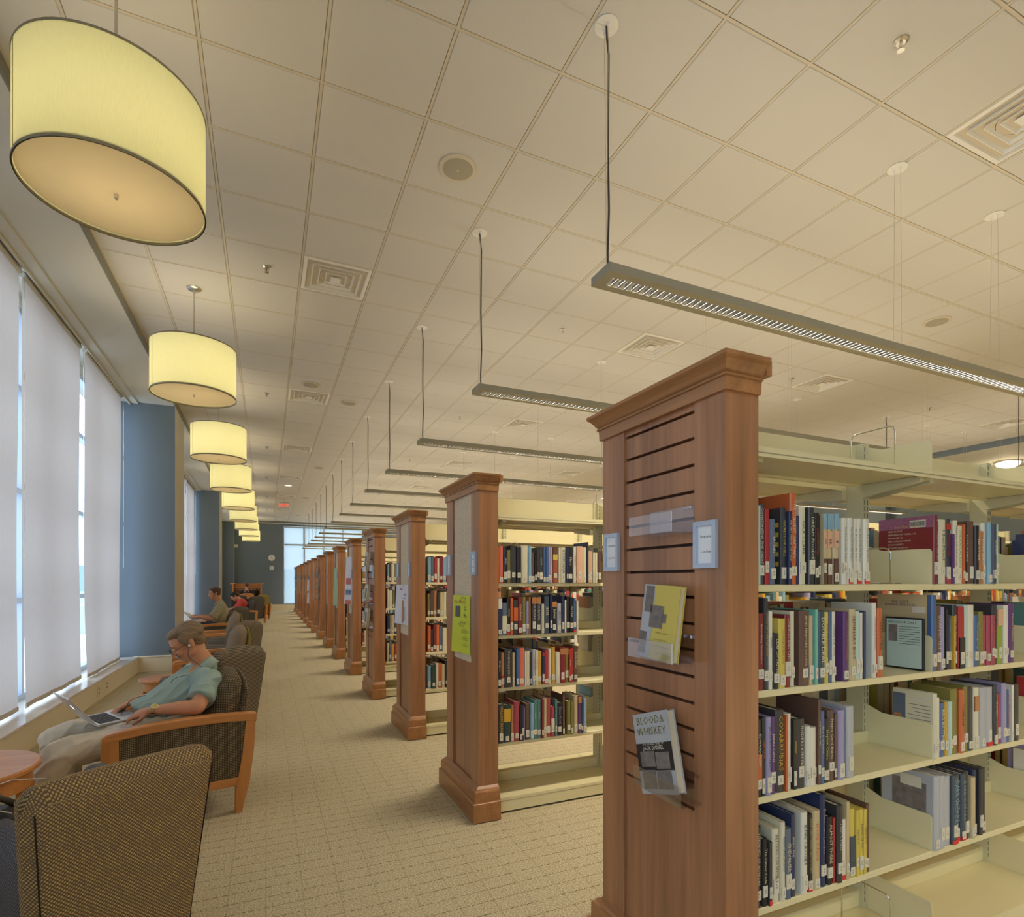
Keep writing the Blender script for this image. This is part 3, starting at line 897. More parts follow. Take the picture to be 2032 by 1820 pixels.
# drum pendants
def make_drum():
    t = thing('drum_pendant', 'x', 'pendant lamp', (0, 0, 0), 0, 'cream drum pendants along the window side')
    r, z0, z1 = 0.365, 3.20, 3.665
    n = 64; s = MB().lathe([(r, z0), (r, z1)], n, caps=False); s.build('lamp_shade', M['shade'], t, smooth=True)
    for z in (z0, z1):
        MB().lathe([(r+0.002, z-0.006), (r+0.004, z), (r+0.002, z+0.006), (r-0.004, z+0.006), (r-0.004, z-0.006)], n, caps=False).build('rim_band', plain('grey_rim', rgb(150, 142, 118), 0.5), t)
    MB().lathe([(r-0.006, z0+0.012), (r-0.006, z0+0.016)], n).build('diffuser', M['diffuser'], t)
    MB().box(-0.001, 0.001, -r-0.003, -r+0.0, z0+0.01, z1-0.01).xf(Matrix.Rotation(R(-60), 4, 'Z')).build('seam', plain('shade_seam', rgb(190, 180, 140), 0.8), t)
    MB().lathe([(0.003, z0-0.012), (0.009, z0-0.006), (0.009, z0+0.012)], 12).build('finial', M['nickel'], t)
    MB().tube([(0, 0, z0+0.02), (0, 0, ZC-0.03)], 0.007, 10).build('rod', M['nickel'], t)
    sp = MB()
    for k in range(3):
        a = k*2.094; sp.tube([(0, 0, z1-0.02), (r*math.cos(a), r*math.sin(a), z1-0.005)], 0.003, 6)
    sp.build('spider', M['nickel'], t)
    MB().lathe([(0.065, ZC-0.004), (0.065, ZC-0.012), (0.05, ZC-0.022), (0.012, ZC-0.03), (0.010, ZC-0.06)], 24).build('ceiling_canopy', M['nickel'], t, smooth=False)
    bl = MB().lathe([(0.02, 3.42), (0.035, 3.45), (0.03, 3.50), (0.012, 3.53)], 12).build('bulb', emit('lit_bulb', (1, 0.8, 0.5, 1), 3.0), t, smooth=True)
    return t
d0 = make_drum()
LAMPWORDS = ['largest, nearest cream drum pendant at the upper left', 'second cream drum pendant, hanging over the man with the laptop'] + [ORD[k] + ' cream drum pendant from the camera' for k in range(3, 9)] + ['smallest, farthest cream drum pendant before the far wall']
for k in range(9):
    t = d0 if k == 0 else copy_tree(d0)
    t.location = (-0.642, 3.13+3.05*k, 0); t['label'] = LAMPWORDS[k]
    ld = bpy.data.lights.new('drum_bulb_light', 'POINT'); ld.energy = DRUM_W; ld.color = (1.0, 0.86, 0.62); ld.shadow_soft_size = 0.09
    lo = link('bulb_light', ld, t); lo.location = (0, 0, 3.44)

# linear pendants
LY0 = 2.39; LP = 1.845; LZ = 2.942
def make_pendant(xa, xb, wires, cordx):
    t = thing('linear_pendant', 'x', 'pendant light', (0, 0, 0), 0, 'long grey linear pendants over the bookcases')
    h = MB(); w = 0.085
    h.box(xa, xb, -w, -w+0.006, LZ, LZ+0.045).box(xa, xb, w-0.006, w, LZ, LZ+0.045).box(xa, xa+0.006, -w+0.006, w-0.006, LZ, LZ+0.045).box(xb-0.006, xb, -w+0.006, w-0.006, LZ, LZ+0.045)
    h.box(xa+0.006, xb-0.006, -w+0.006, -0.038, LZ, LZ+0.003).box(xa+0.006, xb-0.006, 0.038, w-0.006, LZ, LZ+0.003).box(xa+0.006, xa+0.05, -0.038, 0.038, LZ, LZ+0.003).box(xb-0.05, xb-0.006, -0.038, 0.038, LZ, LZ+0.003)
    h.build('housing', M['pewter'], t)
    lv = MB(); x = xa+0.055
    while x < xb-0.06:
        lv.add([(x-0.010, -0.037, LZ+0.003), (x-0.010, 0.037, LZ+0.003), (x, 0.037, LZ+0.030), (x, -0.037, LZ+0.030), (x+0.004, 0.037, LZ+0.003), (x+0.004, -0.037, LZ+0.003)],
               [(0, 1, 2, 3), (3, 2, 4, 5), (0, 5, 4, 1)]); x += 0.042
    lv.build('louver', plain('louver_aluminium', (0.30, 0.31, 0.33, 1), 0.5, 0.3), t)
    MB().box(xa+0.05, xb-0.05, -0.040, -0.037, LZ+0.003, LZ+0.04).box(xa+0.05, xb-0.05, 0.037, 0.040, LZ+0.003, LZ+0.04).build('reflector', M['white'], t)
    MB().tube([(xa+0.06, 0, LZ+0.047), (xb-0.06, 0, LZ+0.047)], 0.012, 8).build('fluorescent_tube', M['tube'], t)
    for wx in wires:
        MB().tube([(wx-0.03, -0.045, LZ+0.045), (wx, -0.02, ZC-0.01)], 0.0014, 4).tube([(wx+0.03, 0.045, LZ+0.045), (wx, 0.02, ZC-0.01)], 0.0014, 4).build('suspension_wire', M['nickel'], t)
        MB().lathe([(0.062, ZC-0.005), (0.062, ZC-0.008)], 20, wx, 0).lathe([(0.006, ZC-0.03), (0.006, ZC-0.008)], 8, wx, -0.02).lathe([(0.006, ZC-0.03), (0.006, ZC-0.008)], 8, wx, 0.02).build('ceiling_canopy', M['white'], t)
    MB().tube([(cordx-0.005, 0.0, ZC-0.008), (cordx, 0.004, ZC-0.06), (cordx+0.008, 0, ZC-0.15), (cordx+0.004, 0, 3.6), (cordx+0.010, 0, 3.3), (cordx+0.002, 0, 3.08), (cordx+0.004, 0, LZ+0.045)], 0.0055, 7).build('power_cord', M['cord'], t, smooth=True)
    return t
NROW = 15
pa = make_pendant(1.545, 7.60, (1.583, 3.953, 5.153, 7.553), 1.588)
pb = make_pendant(9.70, 13.35, (9.741, 10.94, 12.1, 13.3), 9.746)
def lamp_lights(xa, xb, y, parent):
    for nm, e, z, rot in (('uplight', LAMP_UP, LZ+0.075, R(180)), ('downlight', LAMP_DOWN, LZ+0.0035, 0)):
        ld = bpy.data.lights.new(nm, 'AREA'); ld.shape = 'RECTANGLE'; ld.size = (xb-xa)-0.14; ld.size_y = 0.07
        ld.energy = e*(xb-xa)/6.05; ld.color = (1.0, 0.90, 0.73)
        if rot == 0: ld.spread = R(128)
        lo = link(nm + '_source', ld, parent); lo.location = ((xa+xb)/2, 0, z); lo.rotation_euler = (rot, 0, 0)
for k in [-5, -4, -3, -2] + list(range(NROW)):  # negative rows: unseen pendants added behind the camera as fill light
    for (p, bank, xa, xb) in ((pa, 'near bookcases', 1.545, 7.60), (pb, 'far right bookcases', 9.70, 13.35)):
        t = p if k == -5 else copy_tree(p)
        t.location = (0, LY0+LP*k, 0)
        t['label'] = 'long grey linear pendant over the %s, %s %s the camera' % ((bank, ORD[k+1], 'from') if k >= 0 else (bank, ORD[-k], 'added fill row behind'))
for o in [q for q in bpy.data.objects if q.name.startswith('linear_pendant')]:
    big = any(abs(c.bound_box[0][0]-1.545) < 0.05 for c in o.children if c.name.startswith('housing'))
    lamp_lights(*((1.545, 7.60) if big else (9.70, 13.35)), 0, o)
# dome lights on the right soffit
dm0 = thing('dome_light', 'x', 'ceiling light', (15.34, 6.86, ZS-0.02), 0, 'glass dome lights on the right soffit')
MB().lathe([(0.25, 0), (0.25, -0.03), (0.23, -0.04)], 32).build('ring', M['nickel'], dm0)
MB().lathe([(0.23, -0.04), (0.20, -0.10), (0.12, -0.145), (0.02, -0.16)], 32).build('glass_bowl', M['dome'], dm0, smooth=True)
for k in range(5):
    t = dm0 if k == 0 else copy_tree(dm0); t.location = (15.34, 6.86+4.3*k, ZS-0.02)
    t['label'] = 'glowing glass dome light on the right soffit, %s from the camera' % ORD[k+1]
    ld = bpy.data.lights.new('dome', 'POINT'); ld.energy = DOME_W; ld.color = (1, 0.82, 0.55); ld.shadow_soft_size = 0.2
    lo = link('dome_source', ld, t); lo.location = (0, 0, -0.40)
# ------------------------------------------------------------------ bookcases
SX0, SY0, SP = 1.171, 1.171, 1.845        # shaft corner of the first end panel, pitch
EW, ET = 0.62, 0.125                       # end panel width (Y) and thickness (X)
SEC = 0.882
SHZ = (1.394, 1.078, 0.762, 0.430)
NS = 15
XEND = 7.65

def stack_pos(k):
    if k == 1: return SX0-0.042, SY0+SP+0.03
    return SX0, SY0+SP*k

# end panel geometry in local coordinates: x 0..ET, y 0..EW
def ring_step(mb, x0, x1, y0, y1, prof, mi=0):
    "stack of rectangles with an overhang per height: prof = [(overhang, z)]; the inner side (x1) stays flush"
    vs = []
    for o, z in prof: vs += [(x0-o, y0-o, z), (x1, y0-o, z), (x1, y1+o, z), (x0-o, y1+o, z)]
    fs = [(3, 2, 1, 0)]
    for k in range(len(prof)-1):
        for i in range(4):
            j = (i+1) % 4; fs.append((k*4+i, k*4+j, k*4+4+j, k*4+4+i))
    n = (len(prof)-1)*4; fs.append((n, n+1, n+2, n+3))
    mb.add(vs, fs, mi)
ZP, ZT = 0.20, 1.94                        # shaft between plinth and crown
def shaft_mesh():
    m = MB()
    # two stiles, core panel recessed 10 mm, top rail hidden by crown
    m.box(0, ET, 0, 0.125, 0.0, ZT+0.02); m.box(0, ET, EW-0.135, EW, 0.0, ZT+0.02)
    return m
ME = {}
ME['shaft'] = shaft_mesh().mesh('end_panel', M['cherry'])
sl = MB(); gz = 1.922; zprev = ZT+0.01
k = 0
while k < 16:
    zt = 1.922-0.0803*k
    sl.box(0.008, 0.05, 0.125, EW-0.135, zt, zprev); zprev = zt-0.010; k += 1
sl.box(0.008, 0.05, 0.125, EW-0.135, 0.15, zprev)
sl.box(0.03, 0.06, 0.125, EW-0.135, 0.15, ZT, 1)
ME['slat'] = sl.mesh('slat_panel', [M['cherry'], M['groove']])
ck = MB().box(0.012, 0.05, 0.125, EW-0.135, 0.15, 0.905)
ME['lowpanel'] = ck.mesh('lower_panel', M['cherry'])
ME['cork'] = MB().box(0.010, 0.05, 0.125, EW-0.135, 0.905, ZT+0.01).mesh('cork_board', M['cork'])
cr = MB()
ring_step(cr, 0, ET, 0, EW, [(0.010, ZT), (0.012, ZT+0.036), (0.018, ZT+0.038), (0.018, ZT+0.044), (0.014, ZT+0.047), (0.020, ZT+0.052), (0.026, ZT+0.062), (0.036, ZT+0.074), (0.044, ZT+0.080), (0.046, ZT+0.082), (0.046, ZT+0.093)])
cr.box(ET, ET+0.02, -0.03, EW+0.03, ZT+0.05, ZT+0.090)
ME['crown'] = cr.mesh('crown_moulding', M['cherry_y'])
pl = MB()
ring_step(pl, 0, ET, 0, EW, [(0.045, 0.006), (0.045, 0.112), (0.041, 0.115), (0.033, 0.117), (0.033, 0.170), (0.030, 0.176), (0.022, 0.180), (0.016, 0.188), (0.008, 0.194), (0.0005, ZP)])
ME['plinth'] = pl.mesh('plinth', M['cherry_y'])
sf = MB(); sf.cbox(-0.012, 0, -0.0455, 0.0455, 0, 0.138, 0.002)
fr = MB()
for (a, b, c, d) in ((-0.0455, -0.031, 0, 0.138), (0.031, 0.0455, 0, 0.138), (-0.031, 0.031, 0, 0.014), (-0.031, 0.031, 0.124, 0.138)): fr.box(-0.013, -0.001, a, b, c, d)
ME['signframe'] = fr.mesh('sign_frame', M['frame'])
ME['signcard'] = MB().box(-0.005, -0.001, -0.031, 0.031, 0.014, 0.124).mesh('sign_card', M['card'])

# steel shelving pieces, local: x 0..SEC along the run; y 0 = centre line, -y towards the camera
D = 0.28                                    # front edge distance from centre
def shelf_mesh(w, sgn):
    m = MB(); y0, y1 = (-D, -0.035) if sgn < 0 else (0.035, D)
    m.cbox(0.002, w-0.002, y0, y1, -0.022, 0.0, 0.002)
    yb = (-0.045, -0.035) if sgn < 0 else (0.035, 0.045)
    m.box(0.002, w-0.002, yb[0], yb[1], 0, 0.045)
    return m
def bracket_mesh(sgn):
    y = lambda a: a*sgn
    p = [(y(0.032), -0.020), (y(D-0.003), -0.020), (y(D-0.003), 0.115), (y(D-0.006), 0.124), (y(D-0.014), 0.128), (y(0.10), 0.128), (y(0.04), 0.150), (y(0.032), 0.150)]
    return MB().prism(p, -0.0012, 0.0012, axis='x')
def canopy_mesh(w, sgn):
    m = MB(); a, b = (-D, -0.035) if sgn < 0 else (0.035, D)
    m.box(0.002, w-0.002, a, b, 1.786, 1.790)
    f = -D if sgn < 0 else D-0.004
    m.box(0.002, w-0.002, f, f+0.004, 1.776, 1.806)
    m.box(0.002, w-0.002, a*0+(-0.045 if sgn < 0 else 0.035), (-0.035 if sgn < 0 else 0.045), 1.776, 1.800)
    return m
def base_mesh(w):
    m = MB(); m.box(0.002, w-0.002, -D, D, 0.083, 0.095); m.box(0.002, w-0.002, -D, -D+0.004, 0.078, 0.083); m.box(0.002, w-0.002, D-0.004, D, 0.078, 0.083)
    m.box(0.0, w, -D+0.002, -D+0.012, 0.012, 0.076); m.box(0.0, w, D-0.012, D-0.002, 0.012, 0.076)
    m.box(0.0, w, -D+0.02, D-0.02, 0.0, 0.012, 1)
    m.cbox(0.002, w-0.002, -0.018, 0.018, 0.095, 0.16, 0.003)
    return m
def upright_mesh():
    m = MB(); m.box(-0.017, 0.017, -0.035, 0.035, 0.09, 1.955)
    z = 0.12
    while z < 1.94:
        for sx in (-0.0095, 0.0065):
            m.box(sx, sx+0.003, -0.0356, -0.0345, z, z+0.018, 1); m.box(sx, sx+0.003, 0.0345, 0.0356, z, z+0.018, 1)
        z += 0.0265
    return m
def fascia_mesh(w): return MB().box(0.018, w-0.018, -0.004, 0.004, 1.815, 1.950)
def arm_mesh(sgn):
    y = lambda a: a*sgn
    m = MB().prism([(y(0.035), 1.735), (y(0.06), 1.735), (y(D-0.02), 1.765), (y(D-0.02), 1.785), (y(0.035), 1.785)], -0.012, 0.012, axis='x')
    return m
def getm(key, fn, mats):
    if key not in ME: ME[key] = fn().mesh(key, mats)
    return ME[key]
ME['brF'] = bracket_mesh(-1).mesh('shelf_end_plate', M['steel']); ME['brB'] = bracket_mesh(1).mesh('shelf_end_plate', M['steel'])
ME['upr'] = upright_mesh().mesh('upright_post', [M['steel_side'], M['slot']])
ME['armF'] = arm_mesh(-1).mesh('support_arm', M['steel_side']); ME['armB'] = arm_mesh(1).mesh('support_arm', M['steel_side'])

SLAT = {0, 3, 7, 11, 13}
NAMES_S = ['nearest wooden-ended bookcase with slatted end panel and clear holders', 'second wooden-ended bookcase, cork end with the yellow-green poster',
           'third wooden-ended bookcase, cork end with the white poster'] + ['%s wooden-ended bookcase from the camera, %s end panel' % (ORD[k+1], 'slatted' if k in SLAT else 'cork') for k in range(3, 14)] + ['farthest wooden-ended bookcase beside the far wall window']
STACKS = []
for k in range(NS):
    x, y = stack_pos(k)
    t = thing('bookcase', NAMES_S[k], 'bookcase', (x, y, 0), 0, 'double-sided library bookcases beside the aisle')
    STACKS.append(t)
    ep = link('end_panel', ME['shaft'], t)
    link('crown_moulding', ME['crown'], ep); link('plinth', ME['plinth'], ep)
    if k in SLAT: link('slat_panel', ME['slat'], ep)
    else: link('cork_board', ME['cork'], ep); link('lower_panel', ME['lowpanel'], ep)
    for n, (yy, nm) in enumerate(((0.072, 'near'), (EW-0.066, 'far'))):
        f = link('sign_frame', ME['signframe'], t, (0, yy, 1.442)); link('sign_card', ME['signcard'], f)
        if k < 3:
            w2 = {(0, 0): 'Con-Edw', (0, 1): 'Cow-Han', (1, 0): 'Edw-Hen', (1, 1): 'Han', (2, 0): 'Hen', (2, 1): 'Jef'}[(k, n)]
            text('Biography', 0.0108, M['ink'], (-0.0055, 0, 0.093), (0, -1, 0), (0, 0, 1), f, 'sign_lettering')
            text(w2, 0.0108, M['ink'], (-0.0055, 0, 0.048), (0, -1, 0), (0, 0, 1), f, 'sign_lettering')
    # steel run behind the end panel
    yc = EW/2; xs = ET+0.012
    nsec = int((XEND-x-xs)/SEC)
    detailed = k < 3
    secs = [(xs+SEC*i, SEC, 1) for i in range(nsec)] if detailed else [(xs, SEC*nsec, nsec)]
    for (xa, w, m_) in secs:
        key = '%d' % round(w*1000)
        for sgn, nm in ((-1, 'F'), (1, 'B')):
            me = getm('shelf%s%s' % (nm, key), lambda: shelf_mesh(w, sgn), M['steel'])
            for z in SHZ: link('shelf', me, t, (xa, yc, z))
            link('canopy_shelf', getm('canopy%s%s' % (nm, key), lambda: canopy_mesh(w, sgn), M['steel']), t, (xa, yc, 0))
        link('base_shelf', getm('base' + key, lambda: base_mesh(w), [M['steel'], M['slot']]), t, (xa, yc, 0))
        link('top_fascia', getm('fascia' + key, lambda: fascia_mesh(w), M['steel']), t, (xa, yc, 0))
    for i in range(nsec+1):
        xx = xs+SEC*i
        link('upright_post', ME['upr'], t, (xx if i else xx+0.018, yc, 0))
        if k < 2 and i > 0 and i < 4:
            for z in SHZ + (1.79,): link('shelf_end_plate', ME['brF'], t, (xx+0.0, yc, z)); 
            link('shelf_end_plate', ME['brF'], t, (xx, yc, 0.115))
            for z in SHZ: link('shelf_end_plate', ME['brB'], t, (xx, yc, z))
        if k < 3 and i < 4:
            for dx in ((0.03, -0.03) if i else (0.05,)):
                link('support_arm', ME['armF'], t, (xx+dx, yc, 0)); link('support_arm', ME['armB'], t, (xx+dx, yc, 0))
        if i > 0 and k >= 2:
            pass
# second bank of bookcases across the cross aisle (right): plain steel runs
for k in range(1, 7):
    x, y = 9.55, SY0+SP*k
    t = thing('bookcase', 'cream steel bookcase in the far right block, %s row from the camera' % ORD[k], 'bookcase', (x, y, 0), 0, 'library bookcases in the far right block')
    ep = link('end_panel', ME['shaft'], t); link('crown_moulding', ME['crown'], ep); link('plinth', ME['plinth'], ep); link('cork_board', ME['cork'], ep); link('lower_panel', ME['lowpanel'], ep)
    w = SEC*4; key = '%d' % round(w*1000)
    for sgn, nm in ((-1, 'F'), (1, 'B')):
        me = getm('shelf%s%s' % (nm, key), lambda: shelf_mesh(w, sgn), M['steel'])
        for z in SHZ: link('shelf', me, t, (ET+0.012, EW/2, z))
        link('canopy_shelf', getm('canopy%s%s' % (nm, key), lambda: canopy_mesh(w, sgn), M['steel']), t, (ET+0.012, EW/2, 0))
    link('base_shelf', getm('base' + key, lambda: base_mesh(w), [M['steel'], M['slot']]), t, (ET+0.012, EW/2, 0))
    link('top_fascia', getm('fascia' + key, lambda: fascia_mesh(w), M['steel']), t, (ET+0.012, EW/2, 0))
    for i in range(5): link('upright_post', ME['upr'], t, (ET+0.03+(SEC*i if i < 4 else SEC*4-0.018), EW/2, 0))

# ------------------------------------------------------------------ books
BMESH = {}
def cover_mesh(w, h, d, rounded):
    tt = min(0.003, w*0.16); r = min(w*0.35, 0.006) if rounded else 0.001
    # outline seen from above; spine at y=0, boards run to y=d
    pts = [(0, d), (0, r)]
    if rounded: pts += [(w*0.12, r*0.35), (w*0.3, 0.0), (w*0.7, 0.0), (w*0.88, r*0.35)]
    else: pts += [(0.001, 0), (w-0.001, 0)]
    pts += [(w, r), (w, d), (w-tt, d), (w-tt, tt+r), (tt, tt+r), (tt, d)]
    n = len(pts)
    m = MB()
    vs = [(x, y, 0) for x, y in pts] + [(x, y, h) for x, y in pts]
    fs = []
    for i in range(n):
        j = (i+1) % n; fs.append((i, j, n+j, n+i))
    # caps: left board, spine strip, right board
    for o, rev in ((0, True), (n, False)):
        a = [0, 1, n-2, n-1]; c = [n-5, n-4, n-3, n-6] if False else None
        left = [0, 1, n-2, n-1]; right = [n-6, n-5, n-4, n-3]; mid = list(range(1, n-5)) + [n-3, n-2]
        for q in (left, right, mid):
            q = [i+o for i in q]; fs.append(tuple(q[::-1] if not rev else q))
    return m.add(vs, fs)
LABTXT = []
for s in ('B\nCO', 'B\nDA', 'B\nCR', 'B\nED', 'B\nHE', 'B\nJE'):
    c = bpy.data.curves.new('label_text', 'FONT'); c.body = s; c.size = 0.008; c.resolution_u = 1; c.align_x = 'CENTER'; c.align_y = 'CENTER'
    c.materials.append(M['ink']); tmp = bpy.data.objects.new('tmp', c)
    LABTXT.append(bpy.data.meshes.new_from_object(tmp)); bpy.data.objects.remove(tmp); bpy.data.curves.remove(c)
REDLAB = plain('red_spine_sticker', rgb(214, 52, 40), 0.5)
PHOTO1 = plain('print_photo_grey', rgb(120, 112, 108), 0.6, vary=0.6, bscale=40)
def make_book(x, w, h, col, title, tcol, flag, yf, z, label, group, seed):
    rnd = random.Random(seed)
    big = flag == 'big'
    d = 0.135 + 0.4*max(0, h-0.19) + rnd.uniform(-0.008, 0.012)
    if flag in ('coverred', 'coverhisp'): d = 0.205
    if flag == 'photocover': d = 0.19
    d = min(d, 0.20)
    t = thing('book', label, 'book', (x, yf + rnd.uniform(0, 0.012), z), 0, group)
    cover_mesh(w, h, d, w > 0.016).build('cover', BOOKMAT[col], t)
    MB().box(w*0.14, w*0.86, 0.008, d-0.003, 0.004, h-0.004).build('pages', M['pages'], t)
    fw = 0.0012
    if flag == 'stripe':
        for q in range(5):
            MB().box(-0.0005, 0, 0.012, d-0.01, 0.055+q*0.03, 0.069+q*0.03).build('cover_stripe', BOOKMAT['gold'], t)
    def band(z0, z1, c, nm='spine_band'):
        MB().box(w*0.04, w*0.96, -0.0006, 0.004, z0, z1).build(nm, BOOKMAT[c], t)
    if flag == 'redband': band(0.04, 0.075, 'red')
    if flag == 'redtop': band(h*0.84, h*0.93, 'red'); band(0.0, h*0.10, 'rose')
    if flag == 'photo': band(h*0.78, h, 'lightblue'); band(h*0.52, h*0.75, 'peach'); band(0, h*0.36, 'brown')
    if flag == 'orangeb': band(h*0.18, h*0.55, 'orange')
    if flag == 'blackbottom': band(0, h*0.5, 'black')
    if flag == 'pinktop': band(h*0.7, h, 'peach')
    if flag == 'browntop': band(h*0.62, h*0.86, 'tan')
    if flag == 'yellowband': band(h*0.64, h*0.8, 'yellow'); band(h*0.8, h, 'brown')
    if flag == 'greentop': band(h*0.88, h, 'green2')
    if flag == 'whitetop': band(h*0.72, h, 'white')
    if flag == 'creamband': band(h*0.15, h*0.6, 'cream')
    if flag == 'orangeband': band(h*0.4, h*0.78, 'orange')
    if flag == 'goldbox': band(h*0.55, h*0.9, 'gold')
    if flag == 'greenb': band(h*0.1, h*0.6, 'slate')
    if flag == 'face': band(h*0.80, h*0.97, 'tan')
    if flag == 'coverred':
        cv = MB().box(-0.0006, 0, 0.004, d, h*0.83, h); cv.build('cover_art', plain('mauve_glitter_print', rgb(150, 92, 120), 0.4, vary=0.4, bscale=120), t)
        MB().box(-0.0012, -0.0006, 0.03, 0.085, h*0.84, h*0.95).build('barcode_sticker', M['lab'], t)
        bc = MB()
        for q in range(16): bc.box(-0.0016, -0.0012, 0.034+q*0.0031, 0.034+q*0.0031+0.0015, h*0.86, h*0.93)
        bc.build('barcode', M['ink'], t)
        text('for the Stars', 0.017, ink('gold'), (-0.0014, 0.095, h*0.865), (0, -1, 0), (0, 0, 1), t, 'cover_title')
        for q, s in enumerate(('FRED SAVAGE', 'NEW KIDS ON THE BLOCK', 'PAULA ABDUL', 'NEIL PATRICK HARRIS', 'JULIA ROBERTS', 'MICHAEL JACKSON', 'ROSEANNE')):
            text(s, 0.0085, ink('cream'), (-0.0012, 0.165, h*0.80-q*0.0125), (0, -1, 0), (0, 0, 1), t, 'cover_lettering', 'LEFT')
    if flag == 'coverhisp':
        MB().box(-0.0006, 0, 0.02, d, 0.0, h).build('cover_art', BOOKMAT['sand'], t)
        text('THE GREAT\nHISPANIC HERITAGE', 0.012, ink('navy'), (-0.001, 0.115, h*0.88), (0, -1, 0), (0, 0, 1), t, 'cover_title')
        MB().box(-0.0014, -0.0006, 0.025, 0.07, h*0.76, h*0.84).build('barcode_sticker', M['lab'], t)
    if flag == 'praise':
        MB().box(-0.0006, 0, 0.10, d, h*0.25, h*0.93).build('cover_art', BOOKMAT['bluegrey'], t)
        MB().box(-0.0010, -0.0006, 0.115, d-0.005, h*0.25, h*0.6).build('cover_art', BOOKMAT['tan'], t)
        for q in range(9): MB().box(-0.0010, 0, 0.012, 0.092-0.012*(q % 3), h*0.78-q*0.013, h*0.785-q*0.013).build('printed_line', M['ink'], t) if q < 6 else None
        MB().box(-0.0012, 0, 0.03, 0.075, h*0.84, h*0.89).build('barcode_sticker', M['lab'], t)
    if flag == 'photocover':
        MB().box(-0.0008, 0, 0.03, 0.15, h*0.42, h*0.86).build('cover_photograph', PHOTO1, t)
        MB().box(-0.0014, -0.0008, 0.045, 0.12, h*0.78, h*0.93).build('barcode_sticker', M['lab'], t)
    # call-number label
    if w > 0.0105:
        lh = rnd.choice((0.028, 0.031, 0.034, 0.045)); lz = rnd.choice((0.006, 0.016, 0.022, 0.030)) + rnd.random()*0.006; lw = min(w*0.84, 0.021)
        lb = MB().box(w/2-lw/2, w/2+lw/2, -0.0011, 0.003, lz, lz+lh).build('call_number_label', M['lab'], t)
        tx = link('label_lettering', LABTXT[seed % len(LABTXT)], lb); tx.matrix_local = Matrix(((1, 0, 0, w/2), (0, 0, -1, -0.0014), (0, 1, 0, lz+lh/2), (0, 0, 0, 1)))
        s = min(1.0, lw/0.014); tx.scale = (s, s, s)
        if flag == 'red': MB().box(w*0.06, w*0.94, -0.0008, 0.003, 0.001, 0.016+0.0).build('red_sticker', REDLAB, t)
    if title:
        L = h*0.66; n = max(3, len(title)); sz = min(w*(0.95 if flag == 'bigt' else 0.72), L/(n*0.56))
        text(title, sz, ink(tcol or 'cream'), (w/2, -0.0016, h*0.60), (0, 0, -1), (1, 0, 0), t, 'spine_title')
    return t

ROWNAME = {'a': 'top', 'b': 'second', 'c': 'third', 'd': 'lowest filled', '1': 'top', '2': 'second', '3': 'third', '4': 'lowest filled'}
FLAGTXT = {'stripe': ' with yellow-striped cover', 'big': '', 'photo': ' with photo spine', 'coverred': ' with star cover facing out', 'redband': ' with red block', 'redtop': ' with red top band',
           'orangeb': ' with orange lettering', 'blackbottom': ' and black', 'pinktop': ' with pink top', 'browntop': ' with brown top block', 'yellowband': ' with yellow band', 'greentop': ' with green top',
           'whitetop': ' with white top', 'creamband': ' with cream band', 'orangeband': ' with orange band', 'goldbox': ' with gold box', 'greenb': ' and slate', 'face': ' with face on spine',
           'coverhisp': ' with sand-coloured cover', 'praise': ' with barcode cover', 'photocover': ' with portrait cover', 'red': ' with red sticker'}
nb = 0
for key in sorted(BOOKS):
    if key[0] == 'e': yf, z, where, grp = stack_pos(1)[1]+0.012, SHZ[int(key[1])-1], 'second bookcase', 'books on the %s shelf of the second bookcase' % ROWNAME[key[1]]; row = ROWNAME[key[1]]
    else:
        yf, z = SY0+0.024, SHZ['abcd'.index(key[0])]; row = ROWNAME[key[0]]
        where = 'nearest bookcase' + (', left bay' if key[1] == '1' else ', right bay'); grp = 'books on the %s shelf of the nearest bookcase' % row
    rows = [ln.split('|') for ln in BOOKS[key].strip().split('\n')]
    prev = 2.1935 if key[0] != 'e' and key[1] == '2' else (1.262 if key[0] == 'e' else 0)
    for n, f in enumerate(rows):
        f = (f+['']*7)[:7]; nb += 1
        x, w, h = int(f[0])/1000, int(f[1])/1000, int(f[2])/1000
        if x < prev: x = prev
        prev = x+w+0.0006
        # labels avoid titles that name people: colour, size and place single each book out
        size = 'tall ' if h > 0.245 else ('short ' if h < 0.205 else ''); thick = 'thick ' if w > 0.036 else ('slim ' if w < 0.014 else '')
        label = '%s%s%s book%s, %s from left, %s shelf, %s' % (size, thick, PAL[f[3]][0], FLAGTXT.get(f[6], ''), ORD[n+1], row, where)
        ww = label.split()
        if len(ww) > 16: label = label.replace('tall ', '').replace('short ', '').replace('thick ', '').replace('slim ', '')
        make_book(x, w, h, f[3], f[4], f[5], f[6], yf, z+0.0005, label, grp, nb*7)
# third to fifth bookcases: the individual books seen beside their end panels
rnd = random.Random(11)
keys = ['charcoal', 'maroon', 'cream', 'navy', 'white', 'red', 'bluegrey', 'olive', 'sand', 'black', 'brown', 'teal2', 'orange', 'gold', 'lightblue', 'slate', 'tan', 'green2']
VIS = {2: 8, 3: 5}
for k, cnum in VIS.items():
    sx, sy = stack_pos(k)
    for r in range(4):
        x = sx+ET+0.03
        for n in range(cnum):
            w = rnd.uniform(0.02, 0.042); h = rnd.uniform(0.205, 0.245); c = rnd.choice(keys); nb += 1
            lab = '%s book, %s from left, %s shelf, %s bookcase' % (PAL[c][0], ORD[n+1], ('top', 'second', 'third', 'lowest filled')[r], ORD[k+1])
            make_book(x, w, h, c, '', '', '', sy+0.025, SHZ[r]+0.0005, lab, 'books at the aisle end of the %s bookcase' % ORD[k+1], nb*5)
            x += w+0.001
        VIS[k] = VIS[k]
print('individual books', nb)

